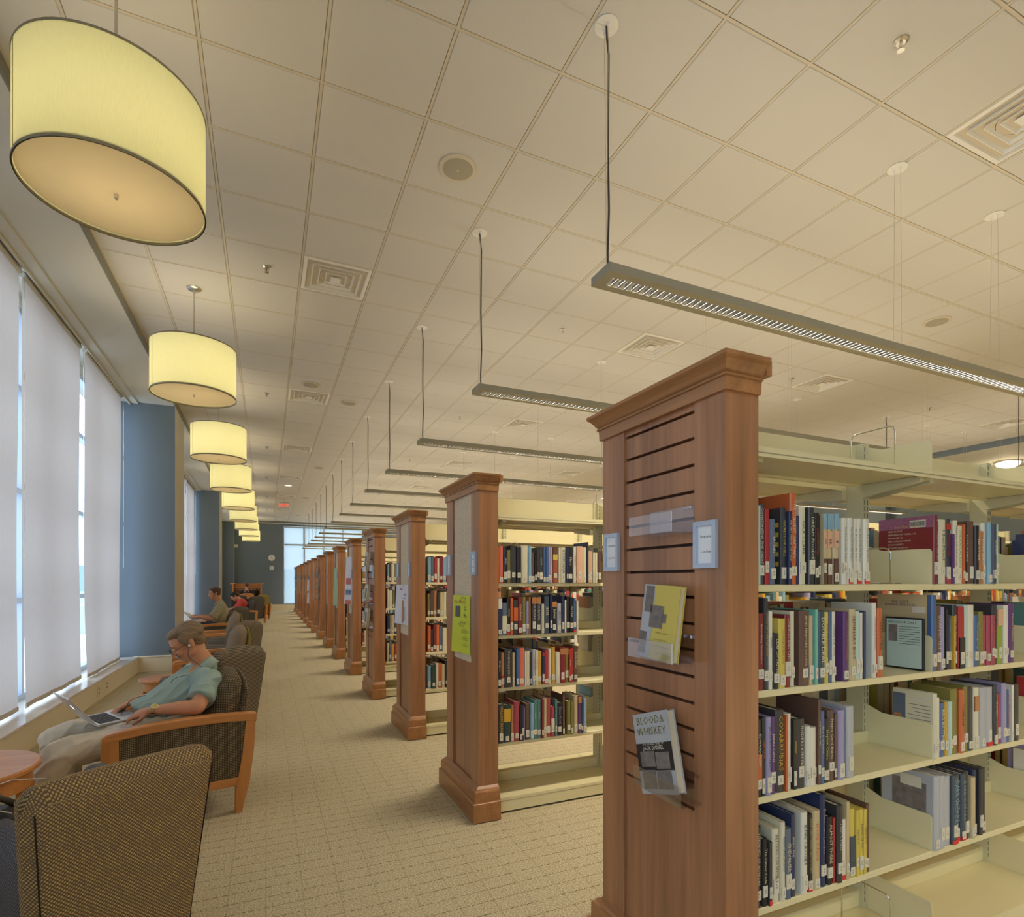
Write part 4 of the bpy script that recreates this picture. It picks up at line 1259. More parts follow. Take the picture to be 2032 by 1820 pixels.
# every other book in the room: one mesh, a colour per book
rnd = random.Random(4)
V = []; Fc = []; Cc = []
pcol = rgb(206, 194, 164)[:3]; lcol = rgb(228, 224, 210)[:3]
cols = [PAL[q][1][:3] for q in keys+['cream', 'white', 'rust', 'lavender', 'yellow', 'red', 'charcoal', 'navy']]
def sbook(x, w, h, d, yf, z, sgn):
    c = rnd.choice(cols); o = len(V); y0, y1 = (yf, yf+d) if sgn < 0 else (yf-d, yf)
    V.extend([(x,y0,z),(x+w,y0,z),(x+w,y1,z),(x,y1,z),(x,y0,z+h),(x+w,y0,z+h),(x+w,y1,z+h),(x,y1,z+h)])
    quads = [(4,5,6,7),(0,1,5,4),(1,2,6,5),(2,3,7,6),(3,0,4,7)]
    cc = [pcol, c if sgn < 0 else pcol, c, pcol if sgn < 0 else c, c]
    for q, k in zip(quads, cc): Fc.append(tuple(i+o for i in q)); Cc.append(k)
    # boards a touch proud of the page block at the fore edge
    ys = y0-0.0006 if sgn < 0 else y1+0.0006
    o = len(V); V.extend([(x+w*.08,ys,z+.02),(x+w*.92,ys,z+.02),(x+w*.92,ys,z+.052),(x+w*.08,ys,z+.052)])
    Fc.append((o,o+1,o+2,o+3) if sgn < 0 else (o+3,o+2,o+1,o)); Cc.append(lcol)
    if rnd.random() < 0.5:
        o = len(V); z2 = z+h*rnd.uniform(.45, .6); z3 = z+h*rnd.uniform(.65, .9)
        V.extend([(x+w*.3,ys,z2),(x+w*.7,ys,z2),(x+w*.7,ys,z3),(x+w*.3,ys,z3)])
        Fc.append((o,o+1,o+2,o+3) if sgn < 0 else (o+3,o+2,o+1,o)); Cc.append(rnd.choice(cols))
def fill(sx, sy, sgn, x0, x1):
    yf = sy+0.022 if sgn < 0 else sy+EW-0.022
    for r, z in enumerate(SHZ):
        i = 0
        while True:
            a = sx+ET+0.02+SEC*i; b = a+SEC-0.03; i += 1
            if a > x1: break
            e = a + (b-a)*rnd.uniform(0.6, 0.97); x = max(a, x0)
            while x < min(e, x1):
                w = rnd.uniform(0.018, 0.045); h = rnd.uniform(0.19, 0.25)
                sbook(x, w, h, rnd.uniform(0.14, 0.19), yf+rnd.uniform(0, 0.012)*(-sgn), z+0.0006, sgn); x += w+0.0012
for k in range(NS):
    sx, sy = stack_pos(k); xe = 7.4 if k < 8 else 3.5
    fx = {0: 3.05, 1: 2.10, 2: sx+ET+0.04+8*0.034+0.05, 3: sx+ET+0.04+5*0.034+0.06}.get(k, 0)
    fill(sx, sy, -1, fx, xe if k else 4.6)
    fill(sx, sy, 1, 0 if k else 1.35, xe if k else 5.2)
for k in range(1, 7): fill(9.55, SY0+SP*k, -1, 0, 12.9)
me = bpy.data.meshes.new('books_stuff'); me.from_pydata(V, [], Fc)
ca = me.color_attributes.new('Col', 'FLOAT_COLOR', 'CORNER')
buf = []
for f, c in zip(Fc, Cc):
    for _ in f: buf.extend((c[0], c[1], c[2], 1.0))
ca.data.foreach_set('color', buf)
m_, N_, L_, b_ = newmat('assorted_book_covers'); at_ = N_.new('ShaderNodeAttribute'); at_.attribute_name = 'Col'
L_.new(at_.outputs['Color'], b_.inputs['Base Color']); b_.inputs['Roughness'].default_value = 0.45
me.materials.append(m_); me.update()
tag(link('shelved_books', me), 'mass of assorted books filling the shelves farther back and the reverse sides', 'books', kind='stuff')

# clear acrylic holders on the slatted end panels and the books in them
def holder(name_label, y0, y1, z, k=0, h=0.062, out=0.081):
    sx, sy = stack_pos(k)
    t = thing('display_holder', name_label, 'display holder', (sx, 0, z), 0, 'clear acrylic display holders on slatted panels')
    MB().cbox(-out, -out+0.003, y0, y1, 0, h, 0.001).build('front_lip', M['acrylic'], t)
    MB().box(-out+0.003, 0.004, y0, y1, 0, 0.003).build('tray', M['acrylic'], t)
    MB().box(0.0035, 0.0065, y0, y1, 0.003, h+0.02).build('back_plate', M['acrylic'], t)
    MB().cbox(-0.004, 0.012, y0+0.006, y0+0.04, h+0.010, h+0.022, 0.002).build('slat_hook', M['acrylic'], t)
    return t
holder('empty clear acrylic holder, topmost on the nearest slatted panel', 1.303, 1.513, 1.551)
holder('clear acrylic holder carrying the yellow portrait book', 1.300, 1.520, 1.157)
holder('clear acrylic holder carrying the tilted whiskey book', 1.262, 1.490, 0.744)
def face_book(name_label, y0, y1, z, h, th, col, tilt_in, lean, k=0, build=None):
    sx, sy = stack_pos(k)
    t = thing('book', name_label, 'book', (sx-0.075, (y0+y1)/2, z), 0, 'books on display in clear holders')
    w = y1-y0
    cv = MB().box(0, 0.0025, -w/2, w/2, 0, h).box(th-0.0025, th, -w/2, w/2, 0, h).box(0.0025, th-0.0025, w/2-0.0025, w/2, 0, h)
    cv.build('cover', BOOKMAT[col], t); MB().box(0.0025, th-0.0025, -w/2+0.005, w/2-0.0025, 0.004, h-0.004).build('pages', M['pages'], t)
    t.rotation_euler = (tilt_in, lean, 0)
    if build: build(t, w, h)
    return t
def fb1(t, w, h):
    MB().box(-0.0006, 0, 0.03, w/2, 0.0, h).build('cover_art', BOOKMAT['silver'], t)
    for (a, b, c, d, mt) in ((0.035, 0.075, 0.62, 0.98, 'p'), (-0.02, 0.045, 0.42, 0.72, 'p'), (-0.035, -0.012, 0.5, 0.62, 'p'), (0.05, 0.085, 0.05, 0.35, 'p')):
        MB().box(-0.0014, -0.0006, a, b, h*c, h*d).build('cover_photograph', PHOTO1, t)
    for q, s in enumerate(('DIVIDED, I AM FREE', 'EDWARD BARTLETT', 'A NOVEL FOR THE READER', 'WITH NOTES')): text(s, 0.0065, ink('olive'), (-0.0012, -0.02, h*(0.36-0.09*q)), (0, -1, 0), (0, 0, 1), t, 'cover_lettering')
face_book('yellow book with grey portrait photos on the nearest end panel', 1.305, 1.475, 1.161, 0.232, 0.022, 'yellow', R(2.5), R(6), build=fb1)
def fb2(t, w, h):
    MB().box(-0.0006, 0, -w/2, w/2, h*0.28, h*0.62).build('cover_art', BOOKMAT['black'], t)
    for (a, b, c, d) in ((-0.07, -0.005, 0.30, 0.50), (0.0, 0.07, 0.33, 0.52), (-0.07, 0.0, 0.06, 0.27), (0.005, 0.07, 0.06, 0.29)):
        MB().box(-0.0012, -0.0006, a, b, h*c, h*d).build('cover_photograph', PHOTO1, t)
    text('BLOOD&\nWHISKEY', 0.034, ink('olive'), (-0.0014, 0, h*0.83), (0, -1, 0), (0, 0, 1), t, 'cover_title')
    text('THE LIFE AND TIMES OF', 0.0098, ink('white'), (-0.0014, 0, h*0.605), (0, -1, 0), (0, 0, 1), t, 'cover_lettering')
    text('JACK DANIEL', 0.017, ink('white'), (-0.0014, 0, h*0.555), (0, -1, 0), (0, 0, 1), t, 'cover_lettering')
face_book('grey and black whiskey history book tilted in the lowest clear holder', 1.275, 1.45, 0.752, 0.245, 0.03, 'silver', R(-18), R(4), build=fb2)
# holders, books and posters on the farther end panels
for k, zs in ((3, (1.52, 1.12, 0.83)), (7, (1.5, 1.2, 0.95)), (11, (1.45, 1.2, 0.95)), (13, (1.4, 1.0))):
    sx, sy = stack_pos(k)
    for n, z in enumerate(zs):
        holder('clear acrylic holder on the %s end panel, %s from the top' % (ORD[k+1], ORD[n+1]), sy+0.15, sy+0.40, z, k)
        c = ('silver', 'cream', 'white')[n % 3]
        face_book('%s book on display on the %s end panel, %s from the top' % (PAL[c][0], ORD[k+1], ORD[n+1]), sy+0.17, sy+0.36, z+0.004, 0.24, 0.03, c, R(2), R(6), k, lambda t, w, h: MB().box(-0.0012, 0, -0.05, 0.06, h*0.3, h*0.8).build('cover_photograph', PHOTO1, t))
def poster(k, y0, y1, z0, z1, label, mat, curl, arts=(), texts=()):
    sx, sy = stack_pos(k)
    t = thing('poster', label, 'poster', (sx+0.006, sy+y0, z0), 0, 'posters pinned to the end panels')
    w, h = y1-y0, z1-z0; n = 10; vs = []
    for i in range(n+1):
        for j in range(n+1):
            v = i/n; u = j/n
            vs.append((-0.003-curl*u**2*(0.6+0.4*(1-v)), u*w, v*h))
    fs = [(i*(n+1)+j, i*(n+1)+j+1, (i+1)*(n+1)+j+1, (i+1)*(n+1)+j) for i in range(n) for j in range(n)]
    MB().add(vs, fs).build('paper', mat, t, smooth=True)
    def off(u, v): return -0.0042-curl*u**2*(0.6+0.4*(1-v))
    for (u0, u1, v0, v1, mt) in arts:
        a = []; 
        q = MB(); q.add([(off(u0, v0), u0*w, v0*h), (off(u1, v0), u1*w, v0*h), (off(u1, v1), u1*w, v1*h), (off(u0, v1), u0*w, v1*h)], [(0, 1, 2, 3)])
        q.build('printed_panel', mt, t)
    for (s, sz, u, v, mt) in texts:
        text(s, sz, mt, (off(u, v)-0.001, u*w, v*h), (off(u-.1, v)-off(u+.1, v), -1*w*.2, 0), (0, 0, 1), t, 'poster_lettering', 'CENTER')
    for (u, v) in ((0.5, 0.97), (0.5, 0.03)): MB().ball((off(u, v), u*w, v*h), 0.005, 8, 5).build('push_pin', M['nickel'], t, smooth=True)
    return t
LIME = plain('lime_poster_paper', rgb(206, 216, 52), 0.6)
poster(1, 0.15, 0.42, 0.95, 1.315, 'yellow-green poster with photo pinned to the second end panel', LIME, 0.035,
       [(0.60, 0.86, 0.62, 0.81, BOOKMAT['charcoal']), (0.70, 0.78, 0.70, 0.79, BOOKMAT['tan'])],
       [('After Twelve', 0.016, 0.42, 0.95, ink('navy')), ('One World,', 0.036, 0.62, 0.885, ink('red')), ('D', 0.04, 0.30, 0.77, ink('navy')), ('He', 0.04, 0.32, 0.65, ink('navy')),
        ('Drumming &', 0.018, 0.42, 0.535, ink('brown')), ('Join the artists in an afternoon\nof rhythm, dance and song for\nchildren and families', 0.0085, 0.52, 0.485, ink('brown')),
        ('Tuesday, 26\n2:00 pm - Main Library\n4:00 pm - West Branch', 0.011, 0.34, 0.39, ink('brown')), ('Friday, 29\n2:00 pm - East Branch\n4:00 pm - Main Library', 0.011, 0.32, 0.27, ink('brown')), ('Friday, 30\n2:00 pm - Main Library', 0.011, 0.32, 0.15, ink('brown'))])
WP = plain('white_poster_paper', rgb(226, 226, 238), 0.6)
poster(2, 0.14, 0.50, 1.00, 1.37, 'white poster with red lettering and a horn, pinned to the third end panel', WP, 0.05,
       [(0.42, 0.56, 0.05, 0.60, BOOKMAT['tan']), (0.30, 0.42, 0.10, 0.45, BOOKMAT['silver'])],
       [('Jazz', 0.05, 0.62, 0.90, ink('red')), ('and', 0.05, 0.3, 0.76, ink('red')), ('in the Library', 0.02, 0.35, 0.66, ink('navy'))])
poster(4, 0.14, 0.46, 1.05, 1.78, 'curled white, red and blue poster on the fifth end panel', WP, 0.07,
       [(0.2, 0.9, 0.42, 0.55, BOOKMAT['red']), (0.2, 0.9, 0.2, 0.3, BOOKMAT['blue']), (0.2, 0.9, 0.0, 0.08, BOOKMAT['orange'])])
poster(5, 0.14, 0.46, 0.95, 1.65, 'pale green poster on the sixth end panel', plain('green_poster_paper', rgb(160, 200, 160), 0.6), 0.045)
poster(9, 0.14, 0.46, 1.10, 1.45, 'white poster high on the tenth end panel', WP, 0.05)
poster(9, 0.14, 0.46, 0.72, 1.05, 'white poster low on the tenth end panel', WP, 0.05)
# chrome wire book supports
def wire_support(label, x, y, z, w=0.15, h=0.17, d=0.10):
    t = thing('wire_bookend', label, 'bookend', (x, y, z), 0, 'chrome wire book supports')
    MB().tube([(0, 0, 0.003), (0, 0, h-0.02), (0, 0.006, h-0.006), (0, 0.02, h), (0, w-0.02, h), (0, w-0.006, h-0.006), (0, w, h-0.02), (0, w, 0.003)], 0.0028, 8).build('wire_loop', M['chrome'], t, smooth=True)
    MB().tube([(0, 0, 0.003), (d, 0, 0.003), (d, w, 0.003), (0, w, 0.003)], 0.0026, 8).build('wire_foot', M['chrome'], t, smooth=True)
    return t
wire_support('chrome wire book support standing on top of the nearest bookcase', 2.02, 1.23, 1.7905, 0.16, 0.165, 0.09)
wire_support('chrome wire book support on top of the second bookcase', 2.05, 3.10, 1.7905, 0.16, 0.165, 0.09)
wire_support('chrome wire book support on the empty bottom shelf of the nearest bookcase', 1.98, 1.22, 0.0955, 0.18, 0.21, 0.14)
wire_support('chrome wire book support beside the red star book, top shelf', 2.06, 1.27, SHZ[0]+0.0005, 0.11, 0.13, 0.06)
# disc case in front of the sand-coloured cover
t = thing('disc_case', 'black framed disc case reading Salvador Dali, second shelf, nearest bookcase', 'disc case', (2.158, 1.215, SHZ[1]+0.001), 0)
t['label'] = 'black framed green disc case against the sand-coloured book, second shelf'
MB().cbox(0, 0.012, 0, 0.135, 0, 0.19, 0.002).build('case', M['black'], t)
MB().box(-0.0006, 0.001, 0.005, 0.13, 0.006, 0.184).build('insert', BOOKMAT['mint'], t)
MB().box(-0.0014, -0.0006, 0.09, 0.122, 0.10, 0.162).build('insert_photograph', PHOTO1, t)
text('SALVADOR DALI', 0.0135, M['ink'], (-0.0012, 0.075, 0.172), (0, -1, 0), (0, 0, 1), t, 'insert_title')
for q in range(8): MB().box(-0.0012, -0.0006, 0.012, 0.085, 0.155-q*0.009, 0.1566-q*0.009).build('printed_line', M['ink'], t)
# ------------------------------------------------------------------ lounge furniture
FAB = {
 'seam': plain('dark_seam_thread', rgb(44, 34, 28), 0.9),
 'dotdark': dots('dark_brown_fabric_with_pale_dots', rgb(78, 64, 52), rgb(176, 162, 122), rgb(150, 140, 114), (0.0088, 0.0098), 0, 0.25),
 'dotgold': dots('brown_fabric_with_gold_and_grey_dots', rgb(112, 86, 60), rgb(202, 178, 118), rgb(156, 142, 122), (0.0086, 0.0086), R(45), 0.32),
 'stripe': stripes('dark_striped_fabric', rgb(66, 60, 56), rgb(142, 128, 104), 0.012, 1),
 'taupe': plain('taupe_fabric', rgb(140, 122, 102), 0.9, 0, 0.2, 0.4, 900, 0.06),
 'olive': plain('olive_gold_fabric', rgb(140, 124, 66), 0.9, 0, 0.2, 0.4, 900, 0.06),
 'grey': plain('dark_grey_fabric', rgb(88, 84, 80), 0.9, 0, 0.2, 0.4, 900, 0.06),
 'greydot': dots('grey_blue_fabric_with_dots', rgb(82, 80, 88), rgb(140, 138, 134), rgb(120, 118, 122), (0.009, 0.009), R(45), 0.26)}
def subsurf(o, lv=2):
    m = o.modifiers.new('subdivision', 'SUBSURF'); m.levels = lv; m.render_levels = lv
    o.data.polygons.foreach_set('use_smooth', [True]*len(o.data.polygons)); return o
def slab(x0, x1, y0, y1, z0, z1, dome=0.0, lean=0.0, bulge=0.0, n=8, m=6, r=0.03):
    "upholstered cushion as a rounded slab, thickness along x, domed top edge, leaning back with height"
    mb = MB(); vs = []; fs = []
    prof = []  # ring around thickness/height handled by shrinking: build grid on both faces + border
    def zt(u):
        e = min(1, min(u, 1-u)/0.11)
        return z1 + dome*math.sin(math.pi*u)**0.8 - 0.036*(1-math.sqrt(max(0, 1-(1-e)**2)))
    W = []
    for side in (0, 1):
        g = []
        for i in range(m+1):
            row = []
            v = i/m
            for j in range(n+1):
                u = j/n
                y = y0 + (y1-y0)*u; z = z0 + (zt(u)-z0)*v
                eu = min(u, 1-u)*(y1-y0); ev = min((1-v)*(zt(u)-z0), v*(z1-z0)+r)
                e = min(1, max(0, min(eu, ev))/r)
                ins = r*(1-math.sqrt(max(0, 1-(1-e)**2)))
                bl = bulge*math.sin(math.pi*u)*math.sin(math.pi*min(1, v*1.02))
                x = (x0+ins-bl) if side == 0 else (x1-ins)
                x += lean*v
                row.append(len(vs)); vs.append((x, y, z))
            g.append(row)
        W.append(g)
    a, b = W
    for i in range(m):
        for j in range(n):
            fs.append((a[i][j], a[i+1][j], a[i+1][j+1], a[i][j+1])); fs.append((b[i][j], b[i][j+1], b[i+1][j+1], b[i+1][j]))
    for i in range(m):
        fs.append((a[i][0], b[i][0], b[i+1][0], a[i+1][0])); fs.append((a[i][n], a[i+1][n], b[i+1][n], b[i][n]))
    for j in range(n):
        fs.append((a[m][j], b[m][j], b[m][j+1], a[m][j+1])); fs.append((a[0][j], a[0][j+1], b[0][j+1], b[0][j]))
    return mb.add(vs, fs)
def arc_rail(pts_top, th, y0, y1):
    top = pts_top; bot = [(x, z-th) for x, z in reversed(pts_top)]
    return MB().prism(top+bot, y0, y1, axis='y')
def make_armchair(label, inner='dotdark', outer=None, side=None, backh=0.80, dome=0.055):
    "wood framed armchair; faces local -x"
    outer = outer or inner; side = side or outer
    t = thing('armchair', label, 'armchair', (0, 0, 0), 0, 'wood-framed armchairs along the window')
    hw = 0.33
    for sg in (-1, 1):
        ya, yb = (sg*hw-0.028, sg*hw+0.028)
        top = [(-0.385, 0.562), (-0.36, 0.575), (-0.28, 0.589), (-0.15, 0.603), (0.0, 0.610), (0.15, 0.610), (0.28, 0.604), (0.385, 0.595)]
        r_ = arc_rail(top, 0.050, ya-0.004, yb+0.004).build('arm_rail', M['maple'], t); 
        b = r_.modifiers.new('bevel', 'BEVEL'); b.width = 0.008; b.segments = 2
        MB().prism([(-0.385, 0.530), (-0.385, 0.14), (-0.365, 0.0), (-0.322, 0.0), (-0.302, 0.14), (-0.306, 0.535)], ya, yb, axis='y').build('leg', M['maple_z'], t)
        MB().prism([(0.378, 0.56), (0.325, 0.56), (0.305, 0.35), (0.272, 0.16), (0.268, 0.0), (0.300, 0.0), (0.345, 0.18), (0.370, 0.38)], ya, yb, axis='y').build('leg', M['maple_z'], t)
        MB().prism([(-0.32, 0.165), (0.275, 0.165), (0.290, 0.215), (-0.32, 0.215)], ya+0.004, yb-0.004, axis='y').build('side_stretcher', M['maple'], t)
        ctop = [(x, z-0.049) for x, z in top[3:-1]]
        MB().prism([(-0.303, 0.215), (0.290, 0.215), (0.305, 0.35), (0.325, 0.555)] + [(x, z) for x, z in reversed(ctop)] + [(-0.306, 0.538)], ya+0.008, yb-0.008, axis='y').build('side_panel', FAB[side], t, uv=True)
    MB().cbox(-0.33, 0.26, -hw+0.03, hw-0.03, 0.20, 0.31, 0.01).build('seat_frame', FAB[side], t, uv=True)
    sc = MB().cbox(-0.36, 0.20, -hw+0.035, hw-0.035, 0.31, 0.43, 0.035).build('seat_cushion', FAB[inner], t, uv=True, smooth=False)
    bk = slab(0.10, 0.255, -0.285, 0.285, 0.30, backh-0.02, dome, 0.10, 0.03, 12, 8, 0.045)
    o = bk.build('back_cushion', FAB[inner], t, uv=True, smooth=True)
    ob = slab(0.24, 0.30, -0.295, 0.295, 0.17, backh-0.035, dome, 0.07, 0.0, 12, 8, 0.025).build('outer_back', FAB[outer], t, uv=True, smooth=True)
    return t
def make_tub(label, fab, inner='greydot', backh=0.80, dome=0.02):
    "fully upholstered chair with short wooden feet; faces local -x"
    def taper(mb, k0=0.82):
        mb.v = [(x, y*(k0+(1-k0)*min(1, max(0, (z-0.13)/0.62))), z) for x, y, z in mb.v]; return mb
    t = thing('lounge_chair', label, 'armchair', (0, 0, 0), 0, 'upholstered lounge chairs along the window')
    hw = 0.33
    # outer back: flared panel
    o = taper(slab(0.175, 0.315, -0.285, 0.285, 0.13, backh, dome, 0.075, 0.0, 20, 14, 0.055)).build('outer_back', FAB[fab], t, uv=True, smooth=True)
    slab(0.06, 0.18, -0.225, 0.225, 0.36, backh-0.05, dome, 0.09, 0.02, 12, 8, 0.04).build('back_cushion', FAB[inner], t, uv=True, smooth=True)
    for sg in (-1, 1):
        # arm: rounded block, domed front
        y = sg*(hw-0.152); m = MB()
        pts = [(-0.33, y, 0.40), (-0.30, y, 0.40), (-0.10, y, 0.40), (0.10, y, 0.40), (0.26, y, 0.40)]
        prof = [(-0.055, 0.14), (-0.055, 0.57), (-0.045, 0.62), (-0.02, 0.645), (0.02, 0.645), (0.045, 0.62), (0.055, 0.57), (0.055, 0.14)]
        xs = [(-0.34, 0.90, -0.05), (-0.335, 0.97, -0.015), (-0.30, 1, 0), (-0.1, 1, 0.01), (0.1, 1, 0.015), (0.29, 1, 0.02)]
        vs = []
        for x, s_, dz in xs:
            for a, z in prof: vs.append((x, y+a*s_, z+((dz - (0.075 if sg < 0 else 0)) if z > 0.3 else 0)))
        k = len(prof); fs = [tuple(range(k)), tuple(range(len(xs)*k-1, (len(xs)-1)*k-1, -1))]
        for i in range(len(xs)-1):
            for j in range(k): fs.append((i*k+j, (i+1)*k+j, (i+1)*k+(j+1) % k, i*k+(j+1) % k))
        m.add(vs, fs).build('arm', FAB[inner], t, uv=True, smooth=True)
        for x in (-0.29, 0.25):
            MB().prism([(x-0.03, 0.14), (x-0.022, 0.0), (x+0.022, 0.0), (x+0.03, 0.14)], sg*(hw-0.155)-0.026, sg*(hw-0.155)+0.026, axis='y').build('leg', M['maple_z'], t)
    MB().cbox(-0.31, 0.24, -hw+0.207, hw-0.207, 0.14, 0.32, 0.01).build('seat_frame', FAB[inner], t, uv=True)
    MB().cbox(-0.35, 0.15, -hw+0.209, hw-0.209, 0.32, 0.43, 0.035).build('seat_cushion', FAB[inner], t, uv=True)
    # piping along the back seams
    for sg in (-1, 1):
        MB().tube([(0.315-0.0095+0.075*(z-0.13)/(backh-0.13), sg*(0.285*(0.82+0.18*min(1, (z-0.13)/0.62))-0.022), z) for z in (0.17, 0.25, 0.35, 0.45, 0.55, 0.65, 0.73)], 0.0022, 6).build('piping', FAB['seam'], t, smooth=True)
    return t
def put(t, x, y, deg):
    t.location = (x, y, 0); t.rotation_euler = (0, 0, R(deg)); return t
near = put(make_tub('nearest chair, gold and grey dotted back turned to the camera, bottom left corner', 'dotgold', dome=0.006), -0.615, 2.47, -54)
mchair = put(make_armchair('wood-framed armchair the man with the laptop sits in', 'dotdark'), -0.507, 4.04, 12)
put(make_tub('striped lounge chair right behind the man with the laptop', 'stripe', 'stripe', 0.79, 0.05), -0.46, 5.62, -42)
put(make_armchair('taupe and olive armchair, first beyond the striped chair behind the man', 'taupe', 'olive', 'taupe', 0.86, 0.06), -0.55, 7.05, 8)
put(make_tub('striped lounge chair between the two taupe armchairs', 'stripe', 'stripe', 0.84, 0.05), -0.50, 8.3, -30)
put(make_armchair('taupe and olive armchair in front of the man with the newspaper', 'taupe', 'olive', 'taupe', 0.86, 0.06), -0.72, 9.9, 6)
c6 = put(make_armchair('armchair with olive outer back under the man with the newspaper', 'taupe', 'olive', 'grey', 0.80, 0.04), -0.86, 12.2, 5)
put(make_tub('grey lounge chair just beyond the man with the newspaper', 'grey', 'grey', 0.80, 0.05), -0.80, 13.7, -35)
c8 = put(make_armchair('grey armchair the person in the red shirt sits in', 'grey', 'grey', 'grey', 0.84, 0.05), -0.64, 17.1, 6)
put(make_tub('grey lounge chair beside the writing desk at the far end', 'grey', 'grey', 0.84, 0.04), -1.02, 23.4, -80)
put(make_armchair('grey wood-framed armchair near the far end, turned to the aisle', 'grey', 'grey', 'grey', 0.88, 0.05), -0.50, 20.4, -48)
put(make_armchair('olive wood-framed armchair, the farthest on the aisle side', 'olive', 'olive', 'olive', 0.90, 0.05), -0.36, 22.3, -35)
def round_table(label, x, y, r=0.34, h=0.53):
    t = thing('round_table', label, 'side table', (x, y, 0), 0, 'round orange wood side tables')
    MB().lathe([(r-0.012, h-0.03), (r, h-0.022), (r, h-0.008), (r-0.008, h)], 48).build('tabletop', M['maple'], t)
    MB().lathe([(r-0.035, h-0.11), (r-0.035, h-0.03)], 48).build('apron', M['maple'], t)
    for k in range(4):
        a = R(20+90*k); c, s_ = math.cos(a), math.sin(a)
        m = MB().prism([(r-0.10, 0), (r-0.04, 0), (r-0.028, h-0.105), (r-0.10, h-0.105)], -0.04, 0.04, axis='y').xf(Matrix.Rotation(a, 4, 'Z'))
        m.build('leg', M['maple_z'], t)
    return t
round_table('round orange wood table at the left edge in front of the man', -1.37, 3.42, 0.355, 0.52)
round_table('round orange wood table behind the man with the laptop', -0.86, 5.98, 0.20, 0.52)
round_table('small round table between the man with the newspaper and the red shirt', -1.15, 15.0, 0.3, 0.52)
# bag on the nearest chair with its cables
bg_ = thing('messenger_bag', 'black bag with white cables on the nearest chair at the left edge', 'bag', (-0.93, 2.52, 0.431), R(20))
m = MB().cbox(-0.13, 0.13, -0.07, 0.07, 0.0, 0.17, 0.03); m.build('bag_body', plain('black_nylon', rgb(44, 44, 46), 0.5, bump=0.3), bg_)
MB().cbox(-0.125, 0.125, -0.078, -0.05, 0.02, 0.11, 0.008).build('front_pocket', plain('black_nylon_pocket', rgb(54, 54, 58), 0.45), bg_)
MB().tube([(-0.12, 0, 0.165), (-0.08, 0, 0.21), (0.05, 0, 0.22), (0.12, 0, 0.165)], 0.012, 8).build('handle', plain('brown_strap', rgb(84, 72, 54), 0.6), bg_, smooth=True)
MB().box(-0.12, 0.12, -0.0795, -0.0785, 0.10, 0.104).build('zip', M['nickel'], bg_)
cb = thing('charging_cable', 'thin white cable looping over the black bag', 'cable', (-0.93, 2.52, 0.60), R(20))
MB().tube([(-0.15, -0.03, -0.05), (-0.10, -0.02, 0.02), (-0.02, -0.01, 0.065), (0.10, 0.0, 0.09), (0.2, 0.05, 0.06)], 0.0022, 6).tube([(-0.13, -0.05, -0.03), (-0.07, -0.05, 0.012), (0.02, -0.05, 0.03), (0.10, -0.06, -0.01)], 0.0022, 6).build('wire', M['white'], cb, smooth=True)
# writing desk (carrel) at the far end with chair and bottle
dk = thing('writing_desk', 'wooden writing desk with high back panel against the far blue wall', 'desk', (-0.78, 26.9, 0))
m = MB()
for sx in (-0.58, 0.52): m.box(sx, sx+0.06, -0.32, 0.32, 0, 1.28)
m.build('side_panel', M['maple_z'], dk)
MB().box(-0.52, 0.52, 0.28, 0.31, 0.3, 1.26).build('back_panel', M['cherry'], dk)
MB().cbox(-0.52, 0.52, -0.34, 0.28, 0.70, 0.735, 0.004).build('desktop', M['maple'], dk)
MB().box(-0.52, 0.52, 0.16, 0.28, 1.08, 1.26).build('light_shelf', M['maple'], dk)
MB().cbox(-0.64, 0.64, -0.34, 0.34, 1.28, 1.325, 0.008).build('top_moulding', M['maple'], dk) if False else None
cm_ = MB().cbox(-0.64, -0.46, -0.36, 0.34, 1.28, 1.325, 0.01).cbox(0.46, 0.64, -0.36, 0.34, 1.28, 1.325, 0.01).cbox(-0.46, 0.46, 0.14, 0.34, 1.262, 1.30, 0.006)
cm_.build('top_moulding', M['maple'], dk)
MB().tube([(-0.47, 0.10, 1.04), (0.47, 0.10, 1.04)], 0.012, 8).build('reading_light', M['nickel'], dk)
bo = thing('water_bottle', 'clear plastic water bottle on the far writing desk', 'bottle', (-1.17, 26.85, 0.7355))
MB().lathe([(0.03, 0), (0.032, 0.02), (0.032, 0.13), (0.013, 0.165), (0.013, 0.18)], 14).build('bottle_body', M['acrylic'], bo, smooth=True)
MB().lathe([(0.015, 0.18), (0.015, 0.20)], 12).build('cap', M['white'], bo)
wc = thing('side_chair', 'orange wood side chair at the far writing desk', 'chair', (-0.75, 26.05, 0))
MB().cbox(-0.23, 0.23, -0.22, 0.22, 0.41, 0.46, 0.01).build('seat', FAB['grey'], wc)
MB().prism([(-0.24, 0.66), (0.24, 0.66), (0.25, 0.86), (0.15, 0.90), (-0.15, 0.90), (-0.25, 0.86)], -0.25, -0.22, axis='y').build('backrest', M['maple'], wc)
for sx in (-0.21, 0.21):
    MB().box(sx-0.018, sx+0.018, -0.255, -0.22, 0, 0.86).build('leg', M['maple_z'], wc); MB().box(sx-0.018, sx+0.018, 0.18, 0.215, 0, 0.41).build('leg', M['maple_z'], wc)
ba = thing('backpack', 'dark bag standing on the right end of the far writing desk', 'bag', (-0.42, 26.82, 0.7355))
MB().ball((0, 0, 0.155), (0.09, 0.11, 0.155), 14, 9).build('bag_body', M['black'], ba, smooth=True)
MB().tube([(0, -0.05, 0.26), (0, 0, 0.34), (0, 0.05, 0.26)], 0.01, 6).build('strap', M['black'], ba)
